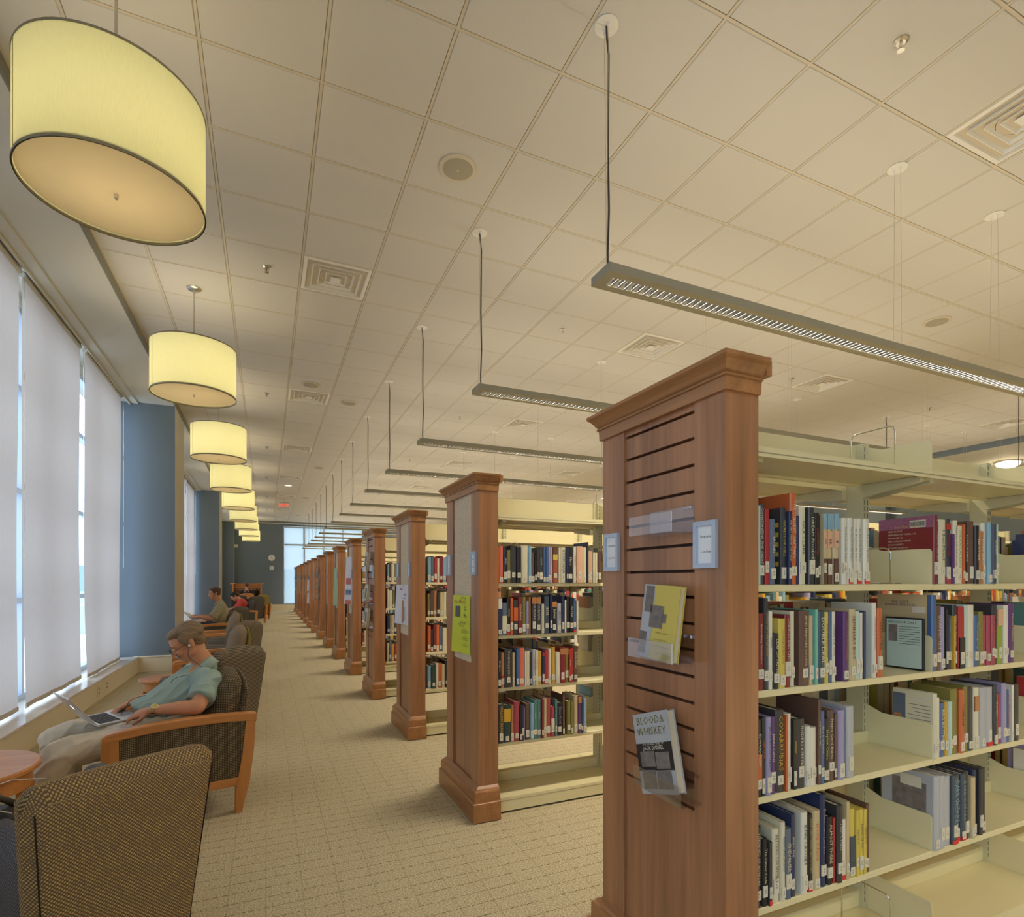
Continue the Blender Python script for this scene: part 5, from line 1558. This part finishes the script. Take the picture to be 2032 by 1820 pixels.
# ------------------------------------------------------------------ people
def skinmat(name, a, b2):
    m = plain(name, a, 0.5, 0, 0.35, 0.15, 300)
    N, L = m.node_tree.nodes, m.node_tree.links
    b = N['Principled BSDF']; tc = N.new('ShaderNodeTexCoord'); nz = N.new('ShaderNodeTexNoise'); nz.inputs['Scale'].default_value = 9
    mx = N.new('ShaderNodeMixRGB'); mx.inputs[1].default_value = a; mx.inputs[2].default_value = b2
    L.new(tc.outputs['Object'], nz.inputs['Vector']); L.new(nz.outputs['Fac'], mx.inputs[0]); L.new(mx.outputs[0], b.inputs['Base Color'])
    b.inputs['Subsurface Weight'].default_value = 0.0
    return m
SKIN = skinmat('ruddy_skin', rgb(226, 172, 136), rgb(208, 140, 106))
SKIN2 = skinmat('fair_skin', rgb(224, 172, 142), rgb(202, 142, 112))
def hairmat(name, a, b2):
    return wood(name, a, b2, 'x', 0.6, 50.0)
HAIR1 = hairmat('brown_grey_hair', rgb(104, 84, 62), rgb(160, 136, 108)); HAIR2 = hairmat('brown_hair', rgb(70, 48, 36), rgb(112, 84, 62)); HAIR3 = plain('black_hair', rgb(30, 26, 28), 0.5)
def remesh(name, mb, voxel, mat, parent, smooth_it=3, amp=0.0, fscale=9.0, seed=0.0, wr=None):
    me = mb.mesh(name, mat); o = link(name, me)
    md = o.modifiers.new('r', 'REMESH'); md.mode = 'VOXEL'; md.voxel_size = voxel; md.use_smooth_shade = True
    s = o.modifiers.new('s', 'SMOOTH'); s.factor = 0.5; s.iterations = smooth_it
    dg = bpy.context.evaluated_depsgraph_get()
    nm = bpy.data.meshes.new_from_object(o.evaluated_get(dg))
    o.modifiers.clear(); o.data = nm; bpy.data.meshes.remove(me)
    nm.name = name
    if not nm.materials: nm.materials.append(mat)
    if amp:
        nrm = [v.normal.copy() for v in nm.vertices]
        for v, n in zip(nm.vertices, nrm):
            p = v.co*fscale
            q = Vector((p.x*0.6+seed, p.y*1.5, p.z*1.1-p.x*0.8))
            d = noise.noise(q) + 0.5*noise.noise(q*2.3)
            d = (1-abs(d))**2.0 - 0.6
            v.co += n*d*amp
    nm.polygons.foreach_set('use_smooth', [True]*len(nm.polygons)); nm.update()
    o.parent = parent
    return o
def head_parts(mb, Mh, s=1.0, female=False):
    "adult head about 0.235 tall; local: +y face, +z up, origin at the centre between the ears"
    def B(c, r, rot=None):
        q = MB().ball((0, 0, 0), tuple(a*s for a in r), 20, 14)
        if rot is not None: q.xf(rot)
        q.xf(Matrix.Translation(Vector(c)*s)); q.xf(Mh); mb.add(q.v, q.f)
    B((0, -0.018, 0.040), (0.076, 0.095, 0.078))      # cranium
    B((0, 0.040, 0.030), (0.064, 0.056, 0.066))       # forehead
    B((0, 0.044, -0.020), (0.058, 0.050, 0.062))      # mid face
    B((0, 0.040, -0.066), (0.046, 0.046, 0.042))      # jaw
    B((0, 0.074, -0.090), (0.022, 0.018, 0.017))      # chin
    for sg in (-1, 1):
        B((0.048*sg, 0.020, -0.055), (0.020, 0.042, 0.032))   # jaw corner
        B((0.036*sg, 0.070, -0.030), (0.024, 0.020, 0.022))   # cheek
        B((0.030*sg, 0.086, 0.022), (0.026, 0.012, 0.009))    # brow
        B((0.078*sg, -0.012, -0.008), (0.008, 0.017, 0.030), Matrix.Rotation(R(12), 4, 'X'))  # ear
        B((0.080*sg, -0.018, 0.006), (0.009, 0.014, 0.017))
        B((0.012*sg, 0.101, -0.030), (0.010, 0.011, 0.009))   # nostril wing
        B((0.031*sg, 0.082, 0.003), (0.015, 0.010, 0.009))    # eyelid
    q = MB().loft([(0, 0.088, 0.018), (0, 0.099, -0.004), (0, 0.112, -0.024), (0, 0.108, -0.033)], [(0.008*s, 0.008*s), (0.009*s, 0.009*s), (0.012*s, 0.011*s), (0.010*s, 0.008*s)], 10, up=(0, 1, 0), round_ends=True)
    q.v = [tuple(Vector(p)*s) for p in q.v]; q.xf(Mh); mb.add(q.v, q.f)
    B((0, 0.090, -0.055), (0.022, 0.011, 0.006)); B((0, 0.088, -0.066), (0.020, 0.011, 0.007))   # lips
    B((0, 0.010, -0.085), (0.046, 0.052, 0.045))      # under jaw
def hand(mb, wrist, d, nrm, s=1.0, curl=0.5, thumb=1):
    "palm and five fingers; d = direction, nrm = back of the hand, thumb = +1/-1 side"
    d = Vector(d).normalized(); nrm = Vector(nrm); nrm = (nrm - d*nrm.dot(d)).normalized(); sd = d.cross(nrm).normalized()*thumb
    w = Vector(wrist)
    mb.loft([w, w+d*0.03*s, w+d*0.06*s, w+d*0.09*s], [(0.026*s, 0.019*s), (0.034*s, 0.018*s), (0.041*s, 0.017*s), (0.040*s, 0.013*s)], 14, up=nrm, round_ends=True)
    for k, (off, ln, rr) in enumerate(((0.031, 0.068, 0.0088), (0.011, 0.078, 0.0092), (-0.010, 0.072, 0.0088), (-0.029, 0.056, 0.0078))):
        p = w + d*(0.085-0.004*abs(k-1))*s + sd*off*s; a = 0.25+0.15*curl; q = [p]
        dirv = d + sd*off*1.6
        for seg, fr in enumerate((0.45, 0.30, 0.25)):
            a2 = curl*(0.35+0.55*seg); v = (dirv*math.cos(a2) - nrm*math.sin(a2)).normalized(); q.append(q[-1]+v*ln*fr*s)
        mb.loft(q, [(rr*s*f, rr*s*f) for f in (1.08, 1.0, 0.92, 0.80)], 10, up=nrm, round_ends=True)
    p = w + d*0.022*s + sd*0.024*s - nrm*0.006*s
    q = [p, p+(d*0.7+sd*0.75-nrm*0.3).normalized()*0.034*s]; q.append(q[-1]+(d*0.95+sd*0.35-nrm*0.25).normalized()*0.028*s); q.append(q[-1]+(d*1.0+sd*0.05-nrm*0.35).normalized()*0.022*s)
    mb.loft(q, [(0.0135*s, 0.0125*s), (0.0115*s, 0.0105*s), (0.0100*s, 0.0095*s), (0.0085*s, 0.008*s)], 10, up=nrm, round_ends=True)
def person(label, place, P, skin, hair, shirt, trousers, shoes, voxel=0.006, extras=None, s=1.0, hairstyle='short'):
    "P: joints in the chair's frame (-x forward, +y the sitter's right, z up)"
    t = thing('person', label, 'person', (place[0], place[1], 0), R(place[2]))
    V3 = lambda k: Vector(P[k])
    hf = V3('look').normalized(); hu = V3('headup'); hu = (hu-hf*hu.dot(hf)).normalized(); hx = hf.cross(hu).normalized()
    c = V3('head'); Mh = Matrix(((hx.x, hf.x, hu.x, c.x), (hx.y, hf.y, hu.y, c.y), (hx.z, hf.z, hu.z, c.z), (0, 0, 0, 1)))
    b = MB(); head_parts(b, Mh, s)
    neck = V3('neck'); b.loft([neck-Vector((0, 0, 0.05)), neck, (neck+c)/2, c-hu*0.05*s-hf*0.015], [(0.075*s, 0.07*s), (0.062*s, 0.062*s), (0.058*s, 0.06*s), (0.055*s, 0.06*s)], 16, round_ends=True)
    pel, ch, be = V3('pelvis'), V3('chest'), V3('belly')
    sy = Vector((0, 1, 0))
    tor = [pel, be, ch, neck-Vector((0, 0, 0.04))]
    b.loft(tor, [(0.16*s, 0.11*s), (0.155*s, P['bellyr']*s*0.95), (0.165*s, 0.115*s), (0.08*s, 0.07*s)], 18, up=(1, 0, 0.3), round_ends=True)
    for sd_ in 'NF':
        sh, el, wr, hd = V3('sh'+sd_), V3('el'+sd_), V3('wr'+sd_), V3('hd'+sd_)
        b.loft([ch.lerp(sh, 0.55)+Vector((0, 0, 0.03)), sh, sh.lerp(el, 0.5), el], [(0.075*s, 0.07*s), (0.062*s, 0.062*s), (0.050*s, 0.052*s), (0.044*s, 0.044*s)], 16, round_ends=True)
        b.loft([el, el.lerp(wr, 0.3), el.lerp(wr, 0.7), wr], [(0.044*s, 0.044*s), (0.046*s, 0.044*s), (0.034*s, 0.032*s), (0.028*s, 0.022*s)], 16, round_ends=True)
        hand(b, wr, hd-wr, P['back'+sd_], s*0.98, P['curl'+sd_], P['thumb'+sd_])
        hp, kn, an, to = V3('hip'+sd_), V3('kn'+sd_), V3('an'+sd_), V3('to'+sd_)
        b.loft([hp, hp.lerp(kn, 0.5), kn], [(0.088*s, 0.085*s), (0.074*s, 0.072*s), (0.056*s, 0.056*s)], 16, round_ends=True)
        b.loft([kn, kn.lerp(an, 0.35), an], [(0.055*s, 0.055*s), (0.054*s, 0.052*s), (0.036*s, 0.036*s)], 16, round_ends=True)
        b.loft([an+Vector((0, 0, -0.02)), to], [(0.034*s, 0.03*s), (0.036*s, 0.02*s)], 12, round_ends=True)
    remesh('body', b, voxel, skin, t, 3)
    # shirt: torso and sleeves, a little larger
    sm = MB()
    sm.loft([pel+Vector((0.0, 0, 0.0)), be, ch, neck-Vector((0, 0, 0.045))], [(0.185*s, 0.135*s), (0.18*s, P['bellyr']*s), (0.185*s, 0.135*s), (0.082*s, 0.078*s)], 24, up=(1, 0, 0.3), round_ends=True)
    for sd_ in 'NF':
        sh, el = V3('sh'+sd_), V3('el'+sd_)
        e2 = sh.lerp(el, P.get('sleeve', 0.62))
        sm.loft([ch.lerp(sh, 0.5)+Vector((0, 0, 0.035)), sh+Vector((0, 0, 0.004)), sh.lerp(e2, 0.5), e2], [(0.085*s, 0.08*s), (0.078*s, 0.078*s), (0.072*s, 0.076*s), (0.074*s, 0.080*s)], 20)
        sm.ball(sh, 0.078*s, 14, 10)
    remesh('shirt', sm, max(voxel, 0.006), shirt, t, 4, P.get('wrinkle', 0.010), 7.0, 3.1)
    if P.get('collar', True):
        cl = MB(); n0 = neck-Vector((0, 0, 0.030)); nd = (c-neck).normalized(); n = 26; vs = []
        ax = nd; fx = (Vector((-1, 0, 0))-ax*ax.dot(Vector((-1, 0, 0)))).normalized(); fy = ax.cross(fx)
        for r_ in range(3):
            for k in range(n):
                a = R(18)+R(324)*k/(n-1)
                rad = (0.070, 0.080, 0.096)[r_]*s*(1.0+0.12*math.cos(a)); h = (0.036, 0.030, -0.016)[r_]*s*(1-0.25*math.cos(a))
                vs.append(n0+fx*math.cos(a)*rad+fy*math.sin(a)*rad+ax*h)
        fs = [(r_*n+k, r_*n+k+1, (r_+1)*n+k+1, (r_+1)*n+k) for r_ in range(2) for k in range(n-1)]
        o = cl.add(vs, fs).build('collar', shirt, t, smooth=True); so = o.modifiers.new('solid', 'SOLIDIFY'); so.thickness = 0.004
    tm = MB()
    tm.loft([pel+Vector((0.03, 0, -0.01)), pel+Vector((-0.06, 0, -0.01))], [(0.19*s, 0.125*s), (0.185*s, 0.115*s)], 20, up=(0, 0, 1), round_ends=True)
    for sd_ in 'NF':
        hp, kn, an = V3('hip'+sd_), V3('kn'+sd_), V3('an'+sd_)
        tm.loft([hp, hp.lerp(kn, 0.5), kn], [(0.108*s, 0.105*s), (0.100*s, 0.098*s), (0.088*s, 0.088*s)], 20, round_ends=True)
        tm.loft([kn, kn.lerp(an, 0.3), kn.lerp(an, 0.7), an+(an-kn).normalized()*0.01], [(0.088*s, 0.088*s), (0.088*s, 0.092*s), (0.084*s, 0.088*s), (0.078*s, 0.086*s)], 20)
    remesh('trousers', tm, max(voxel, 0.006), trousers, t, 4, P.get('wrinkle', 0.010)*1.1, 6.0, 9.0)
    for sd_ in 'NF':
        an, to = V3('an'+sd_), V3('to'+sd_); d = (to-an); d.z = 0; d.normalize()
        q = MB().loft([Vector((an.x, an.y, 0.05))-d*0.05, Vector((an.x, an.y, 0.055)), Vector((an.x, an.y, 0.045))+d*0.10, Vector((an.x, an.y, 0.035))+d*0.18], [(0.035, 0.035), (0.042, 0.050), (0.046, 0.040), (0.038, 0.026)], 14, round_ends=True)
        q.v = [(x, y, max(0.003, z)) for x, y, z in q.v]
        q.build('shoe', shoes, t, smooth=True)
    # hair: a cap over the cranium that stops at the hairline
    hm = MB()
    def HB(cn, r): q = MB().ball((0, 0, 0), tuple(a*s for a in r), 24, 16); q.xf(Matrix.Translation(Vector(cn)*s)); q.xf(Mh); hm.add(q.v, q.f)
    HB((0, -0.026, 0.050), (0.083, 0.096, 0.079)); HB((0, 0.030, 0.082), (0.066, 0.058, 0.036)); HB((0, -0.052, 0.0), (0.066, 0.052, 0.060))
    HB((0.025, 0.055, 0.088), (0.040, 0.034, 0.022)); HB((-0.02, 0.060, 0.084), (0.038, 0.028, 0.020))
    for sg in (-1, 1): HB((0.071*sg, -0.002, 0.040), (0.013, 0.044, 0.036)); HB((0.072*sg, 0.010, 0.010), (0.008, 0.016, 0.026))
    ho = remesh('hair', hm, 0.004, hair, t, 4, 0.0012, 60, 1.0)
    for sg in (-1, 1):
        e = MB().ball((0, 0, 0), 0.0115*s, 12, 8); e.xf(Matrix.Translation(Vector((0.031*sg, 0.083, 0.002))*s)); e.xf(Mh); e.build('eye', M['card'], t, smooth=True)
        br = MB().ball((0, 0, 0), (0.020*s, 0.006*s, 0.0045*s), 12, 8); br.xf(Matrix.Translation(Vector((0.031*sg, 0.094, 0.026))*s)); br.xf(Mh); br.build('eyebrow', hair, t, smooth=True)
    if extras: extras(t, Mh, V3, s)
    return t
def smoothpath(pts, n=6):
    P = [Vector(p) for p in pts]; P = [P[0]] + P + [P[-1]]; out = []
    for i in range(1, len(P)-2):
        for k in range(n):
            t = k/n; a, b, c, d = P[i-1:i+3]
            out.append(0.5*((2*b)+(c-a)*t+(2*a-5*b+4*c-d)*t*t+(3*b-a-3*c+d)*t**3))
    return out+[P[-1]]
def glasses(t, Mh, s, mat):
    g = MB()
    for sg in (-1, 1):
        pts = [Vector((0.031*sg+0.022*math.cos(a), 0.112+0.004*math.sin(a), -0.006+0.016*math.sin(a)))*s for a in [2*math.pi*k/18 for k in range(19)]]
        g.tube(pts, 0.0011, 6)
        g.tube([Vector(p)*s for p in ((0.053*sg, 0.111, 0.0), (0.070*sg, 0.07, 0.002), (0.083*sg, 0.0, 0.004), (0.083*sg, -0.012, -0.006))], 0.0013, 6)
    g.tube([Vector(p)*s for p in ((-0.010, 0.113, -0.001), (0, 0.117, 0.003), (0.010, 0.113, -0.001))], 0.0011, 6)
    g.xf(Mh).build('eyeglasses', mat, t, smooth=True)
SLEEVE = plain('sea_green_knit', rgb(168, 192, 186), 0.85, 0, 0.2, 0.4, 1200, 0.05)
KHAKI = plain('khaki_twill', rgb(230, 220, 200), 0.8, 0, 0.2, 0.3, 900, 0.05)
SHOE = plain('brown_shoe_leather', rgb(70, 52, 40), 0.4)
P1 = dict(head=(0.062, 0.070, 1.012), look=(-0.86, 0.06, -0.50), headup=(-0.50, 0.0, 0.86), neck=(0.150, 0.065, 0.875), chest=(0.080, 0.055, 0.715), belly=(-0.075, 0.055, 0.60), bellyr=0.185, pelvis=(0.02, 0.05, 0.515),
  shN=(0.150, -0.135, 0.775), elN=(0.075, -0.275, 0.655), wrN=(-0.155, -0.190, 0.650), hdN=(-0.26, -0.115, 0.615), backN=(-0.15, -0.35, 0.9), curlN=0.55, thumbN=-1,
  shF=(0.110, 0.255, 0.775), elF=(-0.02, 0.320, 0.650), wrF=(-0.235, 0.215, 0.635), hdF=(-0.33, 0.165, 0.60), backF=(-0.15, 0.2, 0.95), curlF=0.6, thumbF=1,
  hipN=(0.00, -0.06, 0.505), knN=(-0.560, -0.095, 0.445), anN=(-0.640, -0.10, 0.10), toN=(-0.76, -0.10, 0.05),
  hipF=(0.00, 0.15, 0.505), knF=(-0.600, 0.285, 0.455), anF=(-0.56, 0.30, 0.10), toF=(-0.68, 0.33, 0.05), wrinkle=0.017, sleeve=0.72)
def ex1(t, Mh, V3, s):
    glasses(t, Mh, s, M['ink'])
    mu = MB().ball((-0.016, 0.098, -0.047), (0.021, 0.011, 0.010), 12, 8).ball((0.016, 0.098, -0.047), (0.021, 0.011, 0.010), 12, 8).xf(Mh)
    remesh('moustache', mu, 0.003, plain('grey_moustache', rgb(186, 178, 168), 0.8), t, 1)
    eb = MB().ball((-0.088, 0.006, -0.010), (0.006, 0.007, 0.009), 10, 7).xf(Mh); eb.build('earbud', M['white'], t, smooth=True)
    e0 = Mh @ Vector((-0.090, 0.008, -0.018)); n_ = V3('neck')
    MB().tube(smoothpath([e0, e0+Vector((-0.005, -0.012, -0.06)), n_+Vector((-0.02, -0.115, -0.035)), V3('chest')+Vector((-0.10, -0.115, 0.09)), V3('chest')+Vector((-0.15, -0.03, 0.01)), V3('belly')+Vector((-0.155, 0.01, 0.085)), V3('belly')+Vector((-0.185, 0.04, 0.04)), V3('belly')+Vector((-0.20, 0.0, 0.03)), Vector((-0.30, 0.02, 0.575))]), 0.0016, 6).build('earphone_cord', M['ink'], t, smooth=True)
    # wrist watch
    w = V3('wrN').lerp(V3('elN'), 0.08); d = (V3('elN')-V3('wrN')).normalized()
    MB().loft([w-d*0.009, w+d*0.009], [(0.0335, 0.0275), (0.0335, 0.0275)], 20).build('watch_band', plain('gold_metal', (0.78, 0.62, 0.30, 1), 0.25, 1.0), t, smooth=False)
    n2 = Vector((0.05, -0.62, 0.78)).normalized(); cpos = w+n2*0.029
    rot = n2.to_track_quat('Z', 'Y').to_matrix().to_4x4()
    MB().lathe([(0.019, 0), (0.019, 0.006), (0.016, 0.008)], 24).xf(Matrix.Translation(cpos) @ rot).build('watch_face', plain('gold_watch_dial', (0.80, 0.68, 0.36, 1), 0.3, 0.9), t)
    # eyeglass case clip / pen and neck loop in brown on the placket
    a = V3('chest')+Vector((-0.135, 0.06, -0.02))
    MB().tube([a, a+Vector((-0.02, 0.0, -0.035)), a+Vector((-0.045, 0.01, -0.05))], 0.008, 8).tube([a+Vector((0.02, 0.0, 0.04)), a], 0.004, 6).build('hanging_sunglasses', plain('brown_tortoise', rgb(92, 48, 42), 0.3), t, smooth=True)
    bt = MB()
    for k in range(3): bt.ball(V3('neck').lerp(V3('chest'), 0.35+0.25*k)+Vector((-0.092-0.018*k, 0.0, -0.01)), (0.005, 0.006, 0.006), 8, 6)
    bt.build('button', M['card'], t, smooth=True)
person('man in a sea-green polo shirt with glasses and moustache, laptop on his lap', (-0.507, 4.04, 12), P1, SKIN, HAIR1, SLEEVE, KHAKI, SHOE, 0.0042, ex1)
# laptop on the man's lap
lt = thing('laptop', 'open silver laptop on the khaki lap of the man', 'laptop', (0, 0, 0))
Mc = Matrix.Translation((-0.507, 4.04, 0)) @ Matrix.Rotation(R(12), 4, 'Z')
lt.matrix_world = Mc @ Matrix.Translation((-0.335, 0.075, 0.578)) @ Matrix.Rotation(R(16), 4, 'Z') @ Matrix.Rotation(R(-3), 4, 'Y')
AL = plain('silver_aluminium', (0.72, 0.73, 0.76, 1), 0.35, 0.6)
MB().cbox(-0.115, 0.105, -0.155, 0.155, 0, 0.012, 0.003).build('base', AL, lt)
ks = MB()
for r_ in range(6):
    for c_ in range(13):
        x0 = -0.098+r_*0.0175; y0 = -0.135+c_*0.0209
        ks.box(x0, x0+0.0145, y0, y0+0.0178, 0.0121, 0.0135)
ks.build('keyboard', M['ink'], lt)
MB().box(0.02, 0.09, -0.05, 0.05, 0.0121, 0.0124).build('trackpad', plain('trackpad_grey', rgb(176, 176, 180), 0.4), lt)
lid = MB().cbox(0, 0.006, -0.155, 0.155, 0, 0.215, 0.003)
Ml = Matrix.Translation((-0.119, 0, 0.010)) @ Matrix.Rotation(R(-34), 4, 'Y')
lo_ = lid.xf(Ml).build('lid', AL, lt)
MB().box(0.0061, 0.0064, -0.145, 0.145, 0.012, 0.205).xf(Ml).build('screen', plain('dark_screen', rgb(30, 34, 44), 0.15), lt)
lg = MB().lathe([(0.018, -0.0008), (0.001, -0.0008)], 20, caps=False).xf(Ml @ Matrix.Translation((0, 0, 0.12)) @ Matrix.Rotation(R(90), 4, 'Y') @ Matrix.Diagonal((1, 0.85, 1, 1)))
lg.ball((0, 0, 0), 0.0001, 6, 4) if False else None
lg.build('lid_emblem', emit('glowing_lid_emblem', (0.9, 0.95, 1.0, 1), 1.2), lt)
pg = thing('plastic_bag', 'crumpled clear plastic wrapper under the man\'s hand on the armrest', 'wrapper', (0, 0, 0))
pg.matrix_world = Mc @ Matrix.Translation((-0.30, -0.30, 0.592))
q = MB().ball((0, 0, 0.012), (0.055, 0.030, 0.014), 22, 12)
q.v = [tuple(Vector(p)*(1+0.25*noise.noise(Vector(p)*60))) for p in q.v]; q.v = [(x, y, max(z, 0.002)) for x, y, z in q.v]
q.build('film', M['acrylic'], pg)

GS = plain('grey_green_patterned_shirt', rgb(176, 170, 142), 0.85, 0, 0.2, 0.2, 40, 0.22)
P2 = dict(head=(-0.06, 0.0, 1.165), look=(-0.97, -0.08, -0.16), headup=(-0.16, 0, 0.98), neck=(0.02, 0, 1.01), chest=(0.04, 0, 0.86), belly=(0.05, 0, 0.65), bellyr=0.14, pelvis=(0.06, 0, 0.52),
  shN=(0.05, -0.185, 0.93), elN=(-0.10, -0.25, 0.70), wrN=(-0.36, -0.20, 0.73), hdN=(-0.44, -0.16, 0.74), backN=(-0.2, -0.6, 0.8), curlN=0.9, thumbN=-1,
  shF=(0.05, 0.185, 0.93), elF=(-0.10, 0.25, 0.70), wrF=(-0.36, 0.16, 0.73), hdF=(-0.44, 0.12, 0.74), backF=(-0.2, 0.6, 0.8), curlF=0.9, thumbF=1,
  hipN=(0.02, -0.10, 0.51), knN=(-0.46, -0.12, 0.53), anN=(-0.52, -0.12, 0.10), toN=(-0.64, -0.12, 0.05), hipF=(0.02, 0.10, 0.51), knF=(-0.46, 0.12, 0.53), anF=(-0.52, 0.12, 0.10), toF=(-0.64, 0.12, 0.05), sleeve=0.95)
person('man with glasses in a grey-green shirt reading a newspaper by the window', (-0.86, 12.2, 5), P2, SKIN2, HAIR2, GS, plain('dark_trousers', rgb(70, 70, 78), 0.8), SHOE, 0.008, lambda t, Mh, V3, s: glasses(t, Mh, s, M['nickel']))
npaper = thing('newspaper', 'open white newspaper held by the man at the second window bay', 'newspaper', (-0.86, 12.2, 0), R(5))
vs = []; n = 12
for i in range(n+1):
    for j in range(n+1):
        u = i/n; v = j/n
        vs.append((-0.36-0.30*v-0.01*math.sin(u*6), -0.34+0.66*u, 0.655+0.19*v+0.03*abs(u-0.5)*2+0.008*math.sin(v*9+u*4)))
MB().add(vs, [(i*(n+1)+j, i*(n+1)+j+1, (i+1)*(n+1)+j+1, (i+1)*(n+1)+j) for i in range(n) for j in range(n)]).build('paper', plain('newsprint', rgb(226, 226, 232), 0.8, vary=0.12, bscale=90), npaper, smooth=True)
RS = plain('coral_red_shirt', rgb(206, 78, 72), 0.85)
P3 = dict(P2, head=(-0.17, 0, 0.985), look=(-0.75, 0, -0.66), headup=(-0.66, 0, 0.75), neck=(-0.05, 0, 0.90), chest=(0.02, 0, 0.79), belly=(0.05, 0, 0.62), shN=(0.0, -0.175, 0.84), shF=(0.0, 0.175, 0.84), elN=(-0.12, -0.22, 0.64), elF=(-0.12, 0.22, 0.64), wrN=(-0.33, -0.10, 0.63), wrF=(-0.33, 0.10, 0.63), hdN=(-0.41, -0.07, 0.62), hdF=(-0.41, 0.07, 0.62), bellyr=0.115, collar=False, sleeve=0.8)
person('person in a coral red T-shirt with black hair, head bent over a device', (-0.64, 17.1, 6), P3, SKIN2, HAIR3, RS, plain('dark_shorts', rgb(52, 56, 70), 0.8), SHOE, 0.009, lambda t, Mh, V3, s: glasses(t, Mh, s, M['ink']))
P4 = dict(P2, head=(-0.04, 0, 1.20), look=(-0.9, 0, -0.4), headup=(-0.4, 0, 0.9), collar=False, sleeve=0.25)
person('person in a black sleeveless top seated with back turned at the far writing desk', (-0.78, 26.16, -90), P4, SKIN2, HAIR2, plain('black_top', rgb(34, 34, 38), 0.8), plain('jeans_blue', rgb(58, 66, 90), 0.8), SHOE, 0.010)
dv = thing('tablet', 'small grey tablet held by the person in the red shirt', 'tablet', (-0.64, 17.1, 0), R(6))
MB().cbox(-0.50, -0.38, -0.09, 0.09, 0.665, 0.675, 0.002).build('tablet_body', M['ink'], dv); MB().box(-0.495, -0.385, -0.082, 0.082, 0.6752, 0.6756).build('screen', M['card'], dv)
